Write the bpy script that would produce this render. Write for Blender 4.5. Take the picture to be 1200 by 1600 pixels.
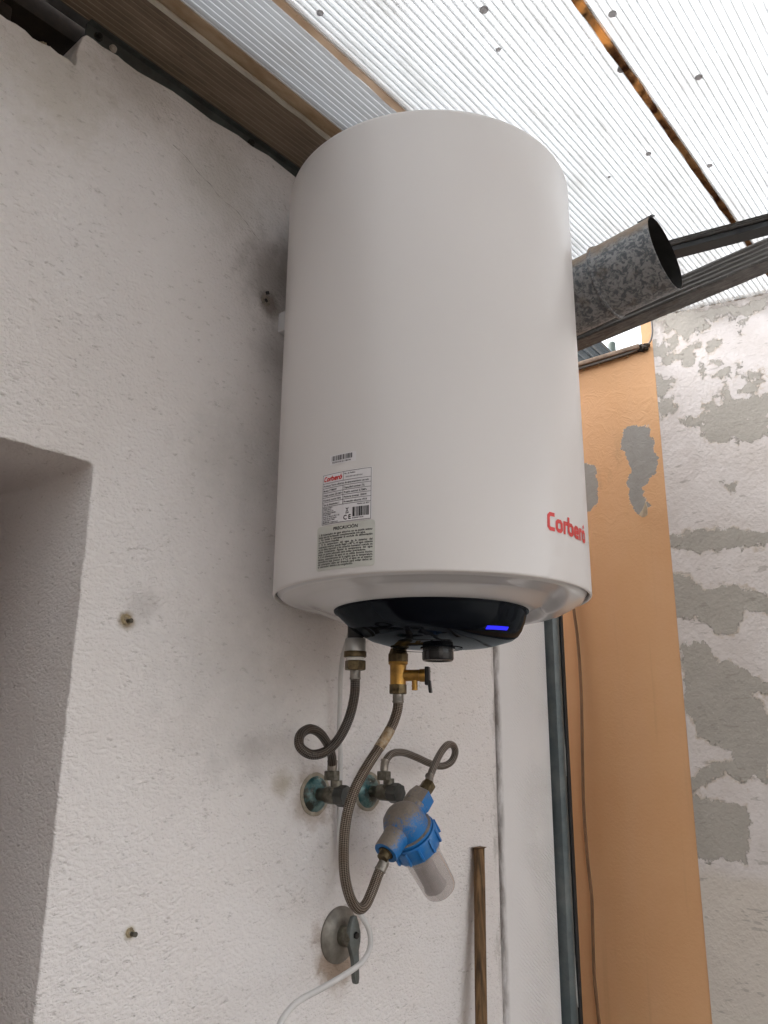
import bpy, bmesh, math, random
import numpy as np
from mathutils import Vector, Matrix, noise as mnoise

random.seed(4)
for o in list(bpy.data.objects):
    bpy.data.objects.remove(o)
SC = bpy.context.scene
COL = SC.collection
EYE = 1.5            # heights below are written relative to eye level, 1.5 m above the paving
PI = math.pi
R_ = math.radians

# ------------------------------------------------------------------ camera
cam_d = bpy.data.cameras.new('camera')
cam = bpy.data.objects.new('camera', cam_d)
COL.objects.link(cam)
cam_d.sensor_fit = 'VERTICAL'
cam_d.sensor_height = 36.0
cam_d.lens = 1262.0 / 1600.0 * 36.0
cam_d.clip_start = 0.02
cam_d.clip_end = 800
_r = Vector((0.64686, -0.76257, 0.00789))
_d = Vector((0.20608, 0.16483, -0.96455))
_f = Vector((0.73424, 0.62555, 0.26378))
M = Matrix((( _r.x, -_d.x, -_f.x, 0), (_r.y, -_d.y, -_f.y, 0), (_r.z, -_d.z, -_f.z, EYE), (0, 0, 0, 1)))
cam.matrix_world = M
SC.camera = cam

# ------------------------------------------------------------------ sky, sun, exposure
SUN_EL, SUN_AZ = R_(56), R_(338)      # azimuth measured clockwise from +Y
w = bpy.data.worlds.new('World')
SC.world = w
w.use_nodes = True
wn = w.node_tree
for n in list(wn.nodes):
    wn.nodes.remove(n)
sky = wn.nodes.new('ShaderNodeTexSky')
sky.sky_type = 'NISHITA'
sky.sun_disc = False
sky.sun_elevation = SUN_EL
sky.sun_rotation = SUN_AZ
sky.air_density = 1.0
sky.dust_density = 4.0
sky.ozone_density = 1.0
hs = wn.nodes.new('ShaderNodeHueSaturation')
hs.inputs['Saturation'].default_value = 0.16
bg = wn.nodes.new('ShaderNodeBackground')
bg.inputs['Strength'].default_value = 0.15
wo = wn.nodes.new('ShaderNodeOutputWorld')
wn.links.new(sky.outputs[0], hs.inputs['Color'])
wn.links.new(hs.outputs[0], bg.inputs['Color'])
wn.links.new(bg.outputs[0], wo.inputs['Surface'])
sun_d = bpy.data.lights.new('sun', 'SUN')
sun_d.energy = 0.55
sun_d.angle = R_(38)
sun_d.color = (1.0, 0.95, 0.88)
sun = bpy.data.objects.new('sun', sun_d)
COL.objects.link(sun)
sdir = Vector((math.sin(SUN_AZ) * math.cos(SUN_EL), math.cos(SUN_AZ) * math.cos(SUN_EL), math.sin(SUN_EL)))
sun.rotation_euler = sdir.to_track_quat('Z', 'Y').to_euler()
sun.location = (0, 0, 6)

SC.view_settings.view_transform = 'Standard'
SC.view_settings.look = 'None'
SC.view_settings.gamma = 1
SC.view_settings.use_curve_mapping = False
SC.view_settings.exposure = 2.46
SC.render.engine = 'CYCLES'
SC.cycles.max_bounces = 12
SC.cycles.diffuse_bounces = 6
SC.cycles.glossy_bounces = 4
SC.cycles.transmission_bounces = 8
SC.cycles.transparent_max_bounces = 12
SC.cycles.caustics_reflective = False
SC.cycles.caustics_refractive = False
SC.cycles.sample_clamp_indirect = 6.0
SC.cycles.use_denoising = True


# ------------------------------------------------------------------ node helper
class NT:
    def __init__(s, name):
        s.m = bpy.data.materials.new(name)
        s.m.use_nodes = True
        s.t = s.m.node_tree
        for n in list(s.t.nodes):
            s.t.nodes.remove(n)
        s.out = s.t.nodes.new('ShaderNodeOutputMaterial')
        s._co = None

    def n(s, typ, ins=None, **kw):
        nd = s.t.nodes.new('ShaderNode' + typ)
        for k, v in kw.items():
            setattr(nd, k, v)
        for k, v in (ins or {}).items():
            s.set(nd.inputs[k], v)
        return nd

    def set(s, sock, v):
        if isinstance(v, bpy.types.NodeSocket):
            s.t.links.new(v, sock)
        elif isinstance(v, bpy.types.Node):
            s.t.links.new(v.outputs[0], sock)
        else:
            if isinstance(v, (tuple, list)) and sock.type == 'RGBA' and len(v) == 3:
                v = (*v, 1)
            sock.default_value = v

    def co(s):
        if s._co is None:
            s._co = s.n('NewGeometry').outputs['Position']
        return s._co

    def uv(s):
        return s.n('UVMap').outputs[0]

    def mapp(s, vec=None, scale=(1, 1, 1), rot=(0, 0, 0), loc=(0, 0, 0)):
        return s.n('Mapping', {0: vec or s.co(), 1: loc, 2: rot, 3: scale}).outputs[0]

    def noise(s, scale, detail=3, rough=.55, vec=None, dist=0):
        return s.n('TexNoise', {'Vector': vec or s.co(), 'Scale': scale, 'Detail': detail, 'Roughness': rough, 'Distortion': dist}).outputs[0]

    def vor(s, scale, vec=None, feature='F1', out=0, rnd=1):
        nd = s.n('TexVoronoi', {'Vector': vec or s.co(), 'Scale': scale, 'Randomness': rnd}, feature=feature)
        return nd.outputs[out]

    def ramp(s, v, a, b, lo=0., hi=1., smooth=False):
        nd = s.n('MapRange', {0: v, 1: a, 2: b, 3: lo, 4: hi}, clamp=True)
        if smooth:
            nd.interpolation_type = 'SMOOTHSTEP'
        return nd.outputs[0]

    def math(s, op, a, b=0., c=0.):
        return s.n('Math', {0: a, 1: b, 2: c}, operation=op).outputs[0]

    def mix(s, f, a, b):
        nd = s.n('Mix', data_type='RGBA')
        s.set(nd.inputs[0], f)
        s.set(nd.inputs[6], a)
        s.set(nd.inputs[7], b)
        return nd.outputs[2]

    def bump(s, h, strength=.5, dist=.002, normal=None):
        i = {'Height': h, 'Strength': strength, 'Distance': dist}
        if normal is not None:
            i['Normal'] = normal
        return s.n('Bump', i).outputs[0]

    def pbr(s, color, rough=.6, metal=0., normal=None, spec=.5, **kw):
        nd = s.n('BsdfPrincipled', {'Base Color': color, 'Roughness': rough, 'Metallic': metal, 'Specular IOR Level': spec})
        for k, v in kw.items():
            s.set(nd.inputs[k.replace('_', ' ')], v)
        if normal is not None:
            s.set(nd.inputs['Normal'], normal)
        s.t.links.new(nd.outputs[0], s.out.inputs[0])
        return nd

    def surf(s, sh):
        s.set(s.out.inputs[0], sh)
        return s.m

    def blob(s, p, r, feather=1.0, warp=None):
        """soft disc of radius r about p, edge broken by warp"""
        d = s.n('VectorMath', {0: s.co(), 1: (p[0], p[1], p[2] + EYE)}, operation='DISTANCE').outputs[1]
        if warp is not None:
            d = s.math('ADD', d, s.math('MULTIPLY', s.math('SUBTRACT', warp, .5), r * 1.2))
        return s.ramp(d, r * (1 - feather), r, 1., 0., True)


# ------------------------------------------------------------------ materials
def m_stucco(name, base, dirt=(), warm=(.60, .55, .50), seed=0., amp=1.0, dark=(.33, .29, .26)):
    s = NT(name)
    rot = s.mapp(rot=(0, R_(32), 0), scale=(1.0, 1.0, 1.5), loc=(seed, 0, seed))
    big = s.noise(7, 3, .5)
    region = s.ramp(big, .35, .65)
    n1 = s.noise(150, 3, .62, rot)
    n2 = s.noise(260, 2, .6)
    pits = s.ramp(s.noise(84, 3, .6, s.mapp(rot=(0, R_(28), 0), scale=(.9, 1, 1.9), loc=(3.1 + seed, 0, 1.7))), .30, .42)
    pl = s.ramp(n1, .34, .58)
    h = s.math('ADD', s.math('MULTIPLY', pl, .55), s.math('MULTIPLY', n2, .22))
    h = s.math('ADD', h, s.math('MULTIPLY', pits, s.ramp(big, .3, .7, .25, .8)))
    h = s.math('ADD', h, s.math('MULTIPLY', s.noise(24, 2), .8))
    col = s.mix(s.ramp(s.noise(3.2, 4, .6), .35, .7), base, warm)
    col = s.mix(s.math('MULTIPLY', s.ramp(pits, 0, .5, 1, 0), .34), col, dark)
    col = s.mix(s.ramp(n2, .60, .72, 0, .10), col, dark)
    wn_ = s.noise(28, 4, .65)
    for (p, r, c, a, f) in dirt:
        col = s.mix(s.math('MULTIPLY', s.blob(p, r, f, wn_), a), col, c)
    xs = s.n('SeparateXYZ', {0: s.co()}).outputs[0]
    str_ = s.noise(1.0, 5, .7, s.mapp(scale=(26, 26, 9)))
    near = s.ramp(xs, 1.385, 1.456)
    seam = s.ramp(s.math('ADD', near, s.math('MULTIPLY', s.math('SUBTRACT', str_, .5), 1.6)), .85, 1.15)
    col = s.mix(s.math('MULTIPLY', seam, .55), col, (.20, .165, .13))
    nb = s.bump(h, .72 * amp, .0028)
    s.pbr(col, .92, normal=nb, spec=.15)
    return s.m


RUST = (.20, .11, .055)
GRIME = (.16, .13, .11)
SMUT = (.30, .275, .26)
wall_dirt_shade = [
    ((.938, .935, -.10), .060, (.34, .24, .17), .55, .7),
    ((1.062, .935, -.10), .048, (.42, .33, .25), .5, .7),
    ((1.0, .935, -.315), .066, (.30, .21, .15), .75, .55),
    ((1.0, .935, -.345), .05, (.34, .25, .18), .6, .8),
    ((.76, .935, .07), .19, (.50, .475, .46), .40, 1.0), ((.74, .935, .40), .13, (.5, .48, .46), .4, 1.0), ((.80, .935, .74), .10, SMUT, .6, .9), ((.812, .935, .60), .07, (.36, .33, .31), .45, 1.0), ((.85, .935, .83), .09, SMUT, .4, .9),  # first grey smudge also paints in the tank's shade at its lower left
    ((.795, .935, .69), .032, (.20, .16, .13), .7, .7),
    ((.81, .935, -.035), .05, SMUT, .24, 1.0), ((.87, .935, -.075), .03, (.36, .30, .20), .6, .8),
    ((.74, .935, -.05), .03, SMUT, .15, .9), ((.60, .935, .16), .04, SMUT, .25, .9),
    ((.5825, .935, .139), .016, (.30, .22, .13), .8, .6), ((.627, .935, -.237), .011, (.34, .28, .16), .7, .6),
    ((.68, .935, .86), .13, (.45, .41, .35), .4, .9), ((.40, .935, .85), .12, (.50, .45, .36), .45, .9),
    ((.52, .935, .93), .09, (.46, .41, .35), .4, .9),
]
M_WALL = m_stucco('white_rough_plaster', (.80, .765, .755), wall_dirt_shade, (.765, .715, .69))


def m_pier():
    s = NT('white_combed_plaster')
    v = s.mapp(rot=(0, R_(52), 0), scale=(1, 1, 1))
    wv = s.n('TexWave', {'Vector': v, 'Scale': 46, 'Distortion': 4.0, 'Detail': 2, 'Detail Scale': 2.5}, bands_direction='X').outputs[1]
    fade = s.ramp(s.noise(9, 2), .38, .62)
    xs = s.n('SeparateXYZ', {0: s.co()}).outputs[0]
    fade = s.math('MULTIPLY', fade, s.ramp(xs, 1.50, 1.58))
    n2 = s.noise(170, 3, .6)
    h = s.math('ADD', s.math('MULTIPLY', wv, s.math('MULTIPLY', fade, 1.5)), s.math('MULTIPLY', n2, .7))
    h = s.math('ADD', h, s.math('MULTIPLY', s.noise(20, 2), .35))
    col = s.mix(s.ramp(s.noise(14, 4, .65), .60, .80), (.72, .695, .69), (.66, .635, .62))
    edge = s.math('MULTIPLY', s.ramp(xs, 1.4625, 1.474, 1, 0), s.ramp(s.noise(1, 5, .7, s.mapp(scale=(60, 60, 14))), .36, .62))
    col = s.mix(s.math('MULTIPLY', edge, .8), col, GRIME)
    s.pbr(col, .85, normal=s.bump(h, .5, .0024), spec=.2)
    return s.m


def m_orange():
    s = NT('orange_wall_paint')
    at = s.n('Attribute', attribute_name='peel').outputs[2]
    nz = s.math('MULTIPLY', s.math('SUBTRACT', s.noise(48, 6, .68), .5), 1.3)
    mk = s.ramp(s.math('ADD', at, nz), -.02, .02)
    stain = s.ramp(s.noise(9, 4, .6, s.mapp(scale=(1, 2.2, 1))), .55, .75)
    zz = s.n('SeparateXYZ', {0: s.co()}).outputs[2]
    band = s.math('MULTIPLY', stain, s.math('MULTIPLY', s.ramp(zz, 2.00, 2.13), s.ramp(zz, 2.21, 2.29, 1, 0)))
    col = s.mix(s.ramp(s.noise(4, 4, .6), .3, .7), (.72, .405, .205), (.76, .45, .24))
    col = s.mix(s.math('MULTIPLY', band, .55), col, (.42, .25, .14))
    fade = s.ramp(s.noise(1.0, 5, .62, s.mapp(scale=(3, 11, 2.2))), .42, .66)
    col = s.mix(s.math('MULTIPLY', fade, .18), col, (.74, .47, .30))
    drip = s.ramp(s.noise(1.0, 4, .6, s.mapp(scale=(9, 42, 1.6), loc=(0, 3, 1))), .62, .74)
    col = s.mix(s.math('MULTIPLY', drip, .14), col, (.36, .19, .10))
    plaster = s.mix(s.noise(45, 4, .65), (.30, .285, .265), (.41, .395, .37))
    col = s.mix(mk, col, plaster)
    wr = s.noise(22, 3, .6, dist=1.5)
    h = s.math('ADD', s.math('MULTIPLY', mk, -1.0), s.math('MULTIPLY', s.noise(150, 3), .25))
    h = s.math('ADD', h, s.math('MULTIPLY', s.math('ABSOLUTE', s.math('SUBTRACT', wr, .5)), s.ramp(zz, 1.95, 2.17, .3, 1.5)))
    s.pbr(col, s.ramp(mk, 0, 1, .55, .95), normal=s.bump(h, .6, .0022), spec=.25)
    return s.m


def m_peel():
    s = NT('flaking_white_paint')
    at = s.n('Attribute', attribute_name='peel').outputs[2]
    n_a = s.noise(49, 6, .68)
    n_b = s.noise(15, 3, .5)
    zz = s.n('SeparateXYZ', {0: s.co()}).outputs[2]
    amp = s.ramp(zz, 1.89, 2.17, 1.7, 2.7)
    v = s.math('ADD', at, s.math('MULTIPLY', s.math('SUBTRACT', n_a, .5), amp))
    v = s.math('ADD', v, s.math('MULTIPLY', s.math('SUBTRACT', n_b, .5), 1.2))
    mk = s.ramp(v, -.04, .04)
    rim = s.ramp(v, -.10, -.02, 0, 1)
    pl_n = s.noise(16, 5, .7)
    plaster = s.mix(pl_n, (.36, .335, .30), (.51, .48, .435))
    plaster = s.mix(s.ramp(s.noise(130, 3, .6), .62, .70, 0, .5), plaster, (.58, .55, .52))
    white = s.mix(s.ramp(s.noise(11, 5, .65), .42, .68), (.73, .685, .665), (.65, .60, .57))
    low = s.ramp(s.math('ADD', zz, s.math('MULTIPLY', n_b, .04)), 1.214, 1.248, 1, 0)
    white = s.mix(low, white, s.mix(s.noise(12, 5, .65), (.62, .56, .50), (.71, .66, .60)))
    yy = s.n('SeparateXYZ', {0: s.co()}).outputs[1]
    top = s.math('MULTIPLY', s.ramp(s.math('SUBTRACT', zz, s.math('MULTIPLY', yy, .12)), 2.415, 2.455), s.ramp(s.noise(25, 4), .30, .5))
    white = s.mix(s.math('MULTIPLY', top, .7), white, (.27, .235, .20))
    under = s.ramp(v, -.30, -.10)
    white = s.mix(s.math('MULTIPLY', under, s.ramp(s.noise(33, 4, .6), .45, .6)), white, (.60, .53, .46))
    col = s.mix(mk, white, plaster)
    scr = s.ramp(s.noise(60, 3, .6, s.mapp(scale=(1, .35, 1.4))), .33, .37, 1, 0)
    col = s.mix(s.math('MULTIPLY', scr, .4), col, (.28, .25, .22))
    h = s.math('ADD', s.math('MULTIPLY', mk, -1.2), s.math('MULTIPLY', s.noise(120, 4, .65), .5))
    h = s.math('ADD', h, s.math('MULTIPLY', s.noise(30, 3), .7))
    s.pbr(col, .92, normal=s.bump(h, .75, .0030), spec=.15)
    return s.m


def m_simple(name, col, rough=.5, metal=0., var=.12, nscale=40, bumpd=0., spec=.5, dirt=None, dirtamt=.5, dscale=25, **kw):
    s = NT(name)
    dk = tuple(c * (1 - var * 2) for c in col)
    lt = tuple(min(1, c * (1 + var)) for c in col)
    n = s.noise(nscale, 4, .6)
    c = s.mix(s.ramp(n, .3, .7), dk, lt)
    if dirt:
        c = s.mix(s.math('MULTIPLY', s.ramp(s.noise(dscale, 5, .65), .42, .62), dirtamt), c, dirt)
    nb = s.bump(s.noise(nscale * 3, 3), .4, bumpd) if bumpd else None
    s.pbr(c, rough, metal, nb, spec, **kw)
    return s.m


def m_braid(name, c1, c2, n_v=260., rust=.3):
    """woven steel sleeve: uv.x round the hose 0..1, uv.y metres along it"""
    s = NT(name)
    u = s.n('SeparateXYZ', {0: s.uv()})
    ux, vy = u.outputs[0], u.outputs[1]
    a = s.math('ADD', s.math('MULTIPLY', ux, 2 * PI * 7), s.math('MULTIPLY', vy, n_v * 2 * PI))
    b = s.math('SUBTRACT', s.math('MULTIPLY', ux, 2 * PI * 7), s.math('MULTIPLY', vy, n_v * 2 * PI))
    w_ = s.math('MULTIPLY', s.math('SINE', a), s.math('SINE', b))
    f = s.ramp(w_, -.5, .6)
    col = s.mix(f, c1, c2)
    col = s.mix(s.math('MULTIPLY', s.ramp(s.noise(45, 4, .6), .45, .65), rust), col, (.10, .06, .035))
    s.pbr(col, .42, .75, s.bump(f, .6, .0010), .5)
    return s.m


M_BRAID_DARK = m_braid('dark_braided_steel', (.012, .010, .009), (.17, .15, .135), 230, .4)
M_BRAID_BROWN = m_braid('brown_braided_steel', (.018, .013, .009), (.33, .27, .22), 205, .40)
M_BRAID_LIGHT = m_braid('dull_braided_steel', (.030, .025, .020), (.32, .28, .245), 250, .3)
M_CRIMP = m_simple('crimped_steel', (.30, .27, .235), .38, .85, .25, 90, .0006)
M_BRASS_DARK = m_simple('tarnished_brass', (.17, .125, .065), .45, .8, .3, 120, .0006, dirt=(.07, .05, .03))
M_BRASS = m_simple('yellow_brass', (.58, .32, .075), .36, .75, .18, 90, .0005, dirt=(.22, .12, .04), dirtamt=.45)
M_NUT = m_simple('grimy_nut_metal', (.155, .145, .12), .5, .7, .3, 120, .0006, dirt=(.09, .065, .04))
M_TEFLON = m_simple('white_thread_tape', (.72, .70, .66), .6, 0, .08, 200)
M_SLEEVE = m_simple('silver_plastic_sleeve', (.40, .385, .37), .30, .55, .05, 30)
M_HEATER = NT('satin_white_enamel')
_n = M_HEATER
_n.pbr(_n.mix(_n.noise(6, 2), (.655, .62, .605), (.675, .64, .625)), .29, 0, _n.bump(_n.noise(420, 2), .05, .0006), .45)
M_HEATER = _n.m
M_CAP = m_simple('gloss_white_plastic', (.72, .715, .725), .10, 0, .01, 5, 0, .5)
def m_black():
    s = NT('gloss_black_plastic')
    df = s.n('BsdfDiffuse', {'Color': (.0035, .0045, .008, 1)})
    gl = s.n('BsdfGlossy', {'Color': (.80, .92, 1.0, 1), 'Roughness': .035})
    f = s.math('ADD', s.math('MULTIPLY', s.n('Fresnel', {0: 1.22}), .40), .010)
    return s.surf(s.n('MixShader', {0: f, 1: df, 2: gl}))


M_BLACK = m_black()
M_KNOB = m_simple('black_knob_plastic', (.010, .010, .012), .22, 0, .1, 30)
M_MATTEBLACK = m_simple('matt_black_plastic', (.012, .012, .013), .45, 0, .15, 60)
M_PAPER = m_simple('white_sticker_paper', (.70, .67, .685), .45, 0, .02, 30)
M_SILVER = m_simple('silver_sticker', (.56, .555, .51), .36, .25, .03, 30)
M_INK = m_simple('black_ink', (.018, .016, .02), .5, 0, .05, 30)
M_RED = m_simple('red_ink', (.62, .022, .018), .4, 0, .05, 30)
M_CORD = m_simple('white_cord_sheath', (.60, .585, .575), .42, 0, .05, 20)
M_CABLE = m_simple('tan_cable_sheath', (.20, .105, .05), .55, 0, .12, 20)
M_DARKCABLE = m_simple('grey_cable_sheath', (.17, .16, .15), .5, 0, .1, 20)
M_POST = m_simple('teal_grey_paint', (.085, .108, .114), .38, .25, .10, 25, .0003, dirt=(.26, .27, .26), dirtamt=.35, dscale=9)
M_PRIMER = m_simple('chipped_grey_primer', (.36, .38, .38), .6, 0, .12, 60)
M_DULLBLACK = m_simple('dull_black', (.010, .011, .013), .6, 0, .1, 30)
M_LEDGER = m_simple('grey_green_steel', (.115, .125, .12), .45, .5, .12, 40, .0004, dirt=(.07, .06, .05))
M_BOLT = m_simple('dark_bolt_steel', (.05, .048, .045), .5, .7, .2, 80)
M_CREAM = m_simple('dusty_cream_edge', (.52, .46, .37), .6, 0, .15, 60, .0006, dirt=(.20, .15, .09), dirtamt=.6, dscale=45)
M_BROWNSTRIP = m_simple('old_brown_sealant', (.20, .135, .075), .7, 0, .25, 60, .001, dirt=(.09, .055, .03), dirtamt=.5, dscale=40)
M_TAN = m_simple('tan_sheet_joint', (.42, .36, .305), .6, 0, .12, 60, .0006, dirt=(.15, .10, .06), dirtamt=.5, dscale=35)
M_NEARBLACK = m_simple('near_black_brown', (.026, .016, .009), .9, 0, .35, 30, .002)
M_REDDOOR = m_simple('dark_red_brown_wood', (.085, .03, .018), .55, 0, .2, 30, .0006)
M_GROUND = m_simple('patio_paving', (.17, .15, .13), .8, 0, .15, 6, .001)
M_HOUSE = m_simple('house_render', (.55, .51, .47), .9, 0, .08, 10, .001)
M_PATINA = None


def m_patina():
    s = NT('verdigris_escutcheon')
    n = s.noise(60, 4, .65)
    c = s.mix(s.ramp(n, .36, .62), (.022, .105, .115), (.16, .25, .24))
    c = s.mix(s.ramp(s.noise(38, 4, .6), .5, .62), c, (.045, .045, .035))
    c = s.mix(s.ramp(s.noise(95, 3), .63, .70), c, (.42, .40, .34))
    s.pbr(c, .32, .35, s.bump(n, .4, .001), .5)
    return s.m


M_PATINA = m_patina()
M_LIME = m_simple('crusted_lime_rim', (.44, .39, .31), .8, 0, .25, 120, .0012, dirt=(.16, .11, .07), dirtamt=.5, dscale=60)
M_VALVE = m_simple('dull_green_chrome', (.20, .185, .150), .33, .7, .3, 90, .0008, dirt=(.05, .045, .03))
M_HANDLE = m_simple('dark_grey_handle', (.042, .045, .042), .45, .1, .2, 70, .0005, dirt=(.15, .13, .11), dirtamt=.35)
M_ROSETTE = m_simple('dull_nickel_plate', (.25, .23, .20), .42, .35, .18, 40, .0006, dirt=(.09, .07, .05), dirtamt=.6, dscale=22)
M_LEVER = m_simple('grey_green_lever', (.135, .15, .145), .5, .35, .15, 60, .0006, dirt=(.075, .065, .045))


def m_galv():
    s = NT('galvanised_spangle')
    v = s.mapp(scale=(1, .8, 1))
    c1 = s.n('TexVoronoi', {'Vector': s.mapp(v, scale=(1, 1, 1)), 'Scale': 230}, feature='F1').outputs[1]
    g = s.n('SeparateColor', {0: c1}).outputs[0]
    wv = s.noise(85, 3, .6, dist=1.4)
    g2 = s.math('ADD', s.math('MULTIPLY', g, .45), s.math('MULTIPLY', s.ramp(wv, .38, .62), .55))
    col = s.mix(s.ramp(g2, .3, .7), (.095, .104, .115), (.275, .275, .275))
    # rusty dust that has settled on the upper third of the pipe
    nz = s.n('SeparateXYZ', {0: s.n('NewGeometry').outputs['Normal']})
    up = s.math('ADD', nz.outputs[2], s.math('MULTIPLY', s.math('SUBTRACT', s.noise(40, 4, .65), .5), .5))
    col = s.mix(s.ramp(up, .22, .50), col, s.mix(s.noise(80, 3), (.15, .098, .058), (.25, .180, .120)))
    fl = s.ramp(s.noise(30, 4, .6), .55, .70, 0, .6)
    col = s.mix(fl, col, (.12, .095, .075))
    s.pbr(col, s.ramp(g, 0, 1, .42, .62), .35, s.bump(g2, .15, .0006), .5)
    return s.m


M_GALV = m_galv()


def m_rafter():
    s = NT('weathered_steel_section')
    n = s.noise(1.0, 4, .65, s.mapp(scale=(150, 9, 420)))
    c = s.mix(s.ramp(n, .36, .66), (.085, .081, .078), (.21, .20, .19))
    c = s.mix(s.ramp(s.noise(38, 5, .7), .54, .70, 0, .75), c, (.10, .075, .055))
    c = s.mix(s.ramp(s.noise(170, 3, .6), .62, .72, 0, .6), c, (.30, .28, .25))
    s.pbr(c, .5, .45, s.bump(n, .25, .0008), .4)
    return s.m


M_RAFTER = m_rafter()


def m_poly(name, tint, trans=.75, clear=.0, rough=.35, grime=.25, gcol=(.40, .37, .33)):
    """twin-wall polycarbonate: passes diffuse daylight"""
    s = NT(name)
    v = s.mapp(scale=(.6, 2.2, 1))
    g = s.math('MULTIPLY', s.ramp(s.noise(14, 5, .65, v), .42, .72), grime)
    spk = s.ramp(s.noise(75, 3, .6, s.mapp(scale=(.55, 1.6, 1))), .70, .76)
    spk2 = s.ramp(s.noise(48, 2, .5, s.mapp(loc=(4, 2, 0))), .74, .79)
    g = s.math('ADD', g, s.math('MULTIPLY', s.math('MAXIMUM', spk, spk2), grime * 1.1))
    c = s.mix(g, tint, gcol)
    tr = s.n('BsdfTranslucent', {'Color': c})
    df = s.n('BsdfDiffuse', {'Color': c})
    sh = s.n('MixShader', {0: trans, 1: df, 2: tr})
    if clear:
        tp = s.n('BsdfTransparent', {'Color': (.97, .98, .98, 1)})
        sh = s.n('MixShader', {0: s.math('MULTIPLY', s.math('SUBTRACT', 1., g), clear), 1: sh, 2: tp})
    gl = s.n('BsdfGlossy', {'Color': (1, 1, 1, 1), 'Roughness': rough})
    fr = s.math('POWER', s.n('LayerWeight', {0: .5}).outputs[1], 5.)
    sh = s.n('MixShader', {0: s.math('ADD', .03, s.math('MULTIPLY', fr, .5)), 1: sh, 2: gl})
    return s.surf(sh)


M_POLY_TOP = m_poly('polycarbonate_top_skin', (.465, .475, .485), .90, .06, .5, .20)
M_POLY_BOT = m_poly('polycarbonate_lower_skin', (.93, .935, .93), .86, .66, .3, .58, (.34, .31, .28))
M_POLY_RIB = m_poly('polycarbonate_rib', (.92, .93, .94), .7, .25, .4, .1)
M_POLY_GREY = m_poly('shaded_polycarbonate_skin', (.31, .315, .325), .6, .26, .3, .5, (.30, .28, .26))  # grey tint holds the shade of the house overhang
M_POLY_BROWN = m_poly('dirty_brown_polycarbonate', (.29, .215, .155), .30, .05, .45, .6, (.085, .06, .04))
M_FOAM = None


def m_foam():
    s = NT('rusty_brown_foam')
    n = s.noise(34, 4, .6)
    c = s.mix(s.ramp(n, .40, .58), (.06, .024, .014), (.26, .13, .06))
    amb = s.math('MULTIPLY', s.ramp(s.noise(21, 3, .6, s.mapp(loc=(2, 0, 0))), .46, .58), s.ramp(s.n('SeparateXYZ', {0: s.co()}).outputs[0], .95, 1.25, 1, .12))
    c = s.mix(amb, c, (.78, .50, .24))
    df = s.n('BsdfDiffuse', {'Color': c, 'Normal': s.bump(n, .7, .003)})
    tr = s.n('BsdfTranslucent', {'Color': c})
    return s.surf(s.n('MixShader', {0: s.math('ADD', .25, s.math('MULTIPLY', amb, .4)), 1: df, 2: tr}))


M_FOAM = m_foam()
M_SHADOWWASH = m_poly('grey_washer_shadow', (.62, .60, .60), .88, .0, .5, .5, (.35, .32, .32))


def m_wood():
    s = NT('weathered_stick_wood')
    v = s.mapp(scale=(60, 60, 3.0))
    n = s.noise(1.6, 5, .65, v)
    c = s.mix(s.ramp(n, .32, .66), (.045, .026, .013), (.225, .130, .060))
    c = s.mix(s.ramp(s.noise(14, 3), .6, .75, 0, .5), c, (.30, .19, .10))
    s.pbr(c, .75, 0, s.bump(n, .5, .0015), .3)
    return s.m


M_WOOD = m_wood()


def m_filter_blue():
    s = NT('dusty_blue_plastic')
    up = s.n('SeparateXYZ', {0: s.n('NewGeometry').outputs['Normal']}).outputs[2]
    lf = s.n('SeparateXYZ', {0: s.n('NewGeometry').outputs['Normal']}).outputs[0]
    dust = s.math('SUBTRACT', s.math('MULTIPLY', up, .75), s.math('MULTIPLY', lf, .45))
    dust = s.math('ADD', dust, s.math('MULTIPLY', s.math('SUBTRACT', s.noise(55, 5, .75), .5), 1.5))
    dust = s.math('ADD', dust, s.math('MULTIPLY', s.math('SUBTRACT', s.noise(420, 2, .6), .5), 1.3))
    c = s.mix(s.ramp(dust, .10, .58), (.012, .15, .42), s.mix(s.noise(220, 3, .7), (.13, .105, .085), (.30, .255, .215)))
    s.pbr(c, .45, 0, s.bump(s.noise(250, 3), .2, .0006), .4)
    return s.m


M_BLUE = m_filter_blue()
M_BLUERING = m_simple('blue_ring_plastic', (.012, .17, .50), .38, 0, .12, 40, .0003, dirt=(.10, .20, .30), dirtamt=.4, dscale=60)


def m_cup():
    s = NT('clear_filter_bowl')
    tp = s.n('BsdfTransparent', {'Color': (.93, .91, .90, 1)})
    df = s.n('BsdfDiffuse', {'Color': (.62, .585, .58, 1)})
    tl = s.n('BsdfTranslucent', {'Color': (.70, .67, .66, 1)})
    gl = s.n('BsdfGlossy', {'Color': (1, 1, 1, 1), 'Roughness': .08})
    a = s.n('MixShader', {0: .5, 1: df, 2: tl})
    b = s.n('MixShader', {0: .68, 1: a, 2: tp})
    c = s.n('MixShader', {0: s.math('ADD', .06, s.math('MULTIPLY', s.math('POWER', s.n('LayerWeight', {0: .5}).outputs[1], 5.), .7)), 1: b, 2: gl})
    return s.surf(c)


M_CUP = m_cup()
M_CARTRIDGE = m_simple('pale_filter_cartridge', (.40, .365, .355), .7, 0, .08, 60)


def m_led():
    s = NT('blue_indicator_glow')
    return s.surf(s.n('Emission', {0: (.030, .028, 1.0, 1), 1: .26}))


M_LED = m_led()


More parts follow.
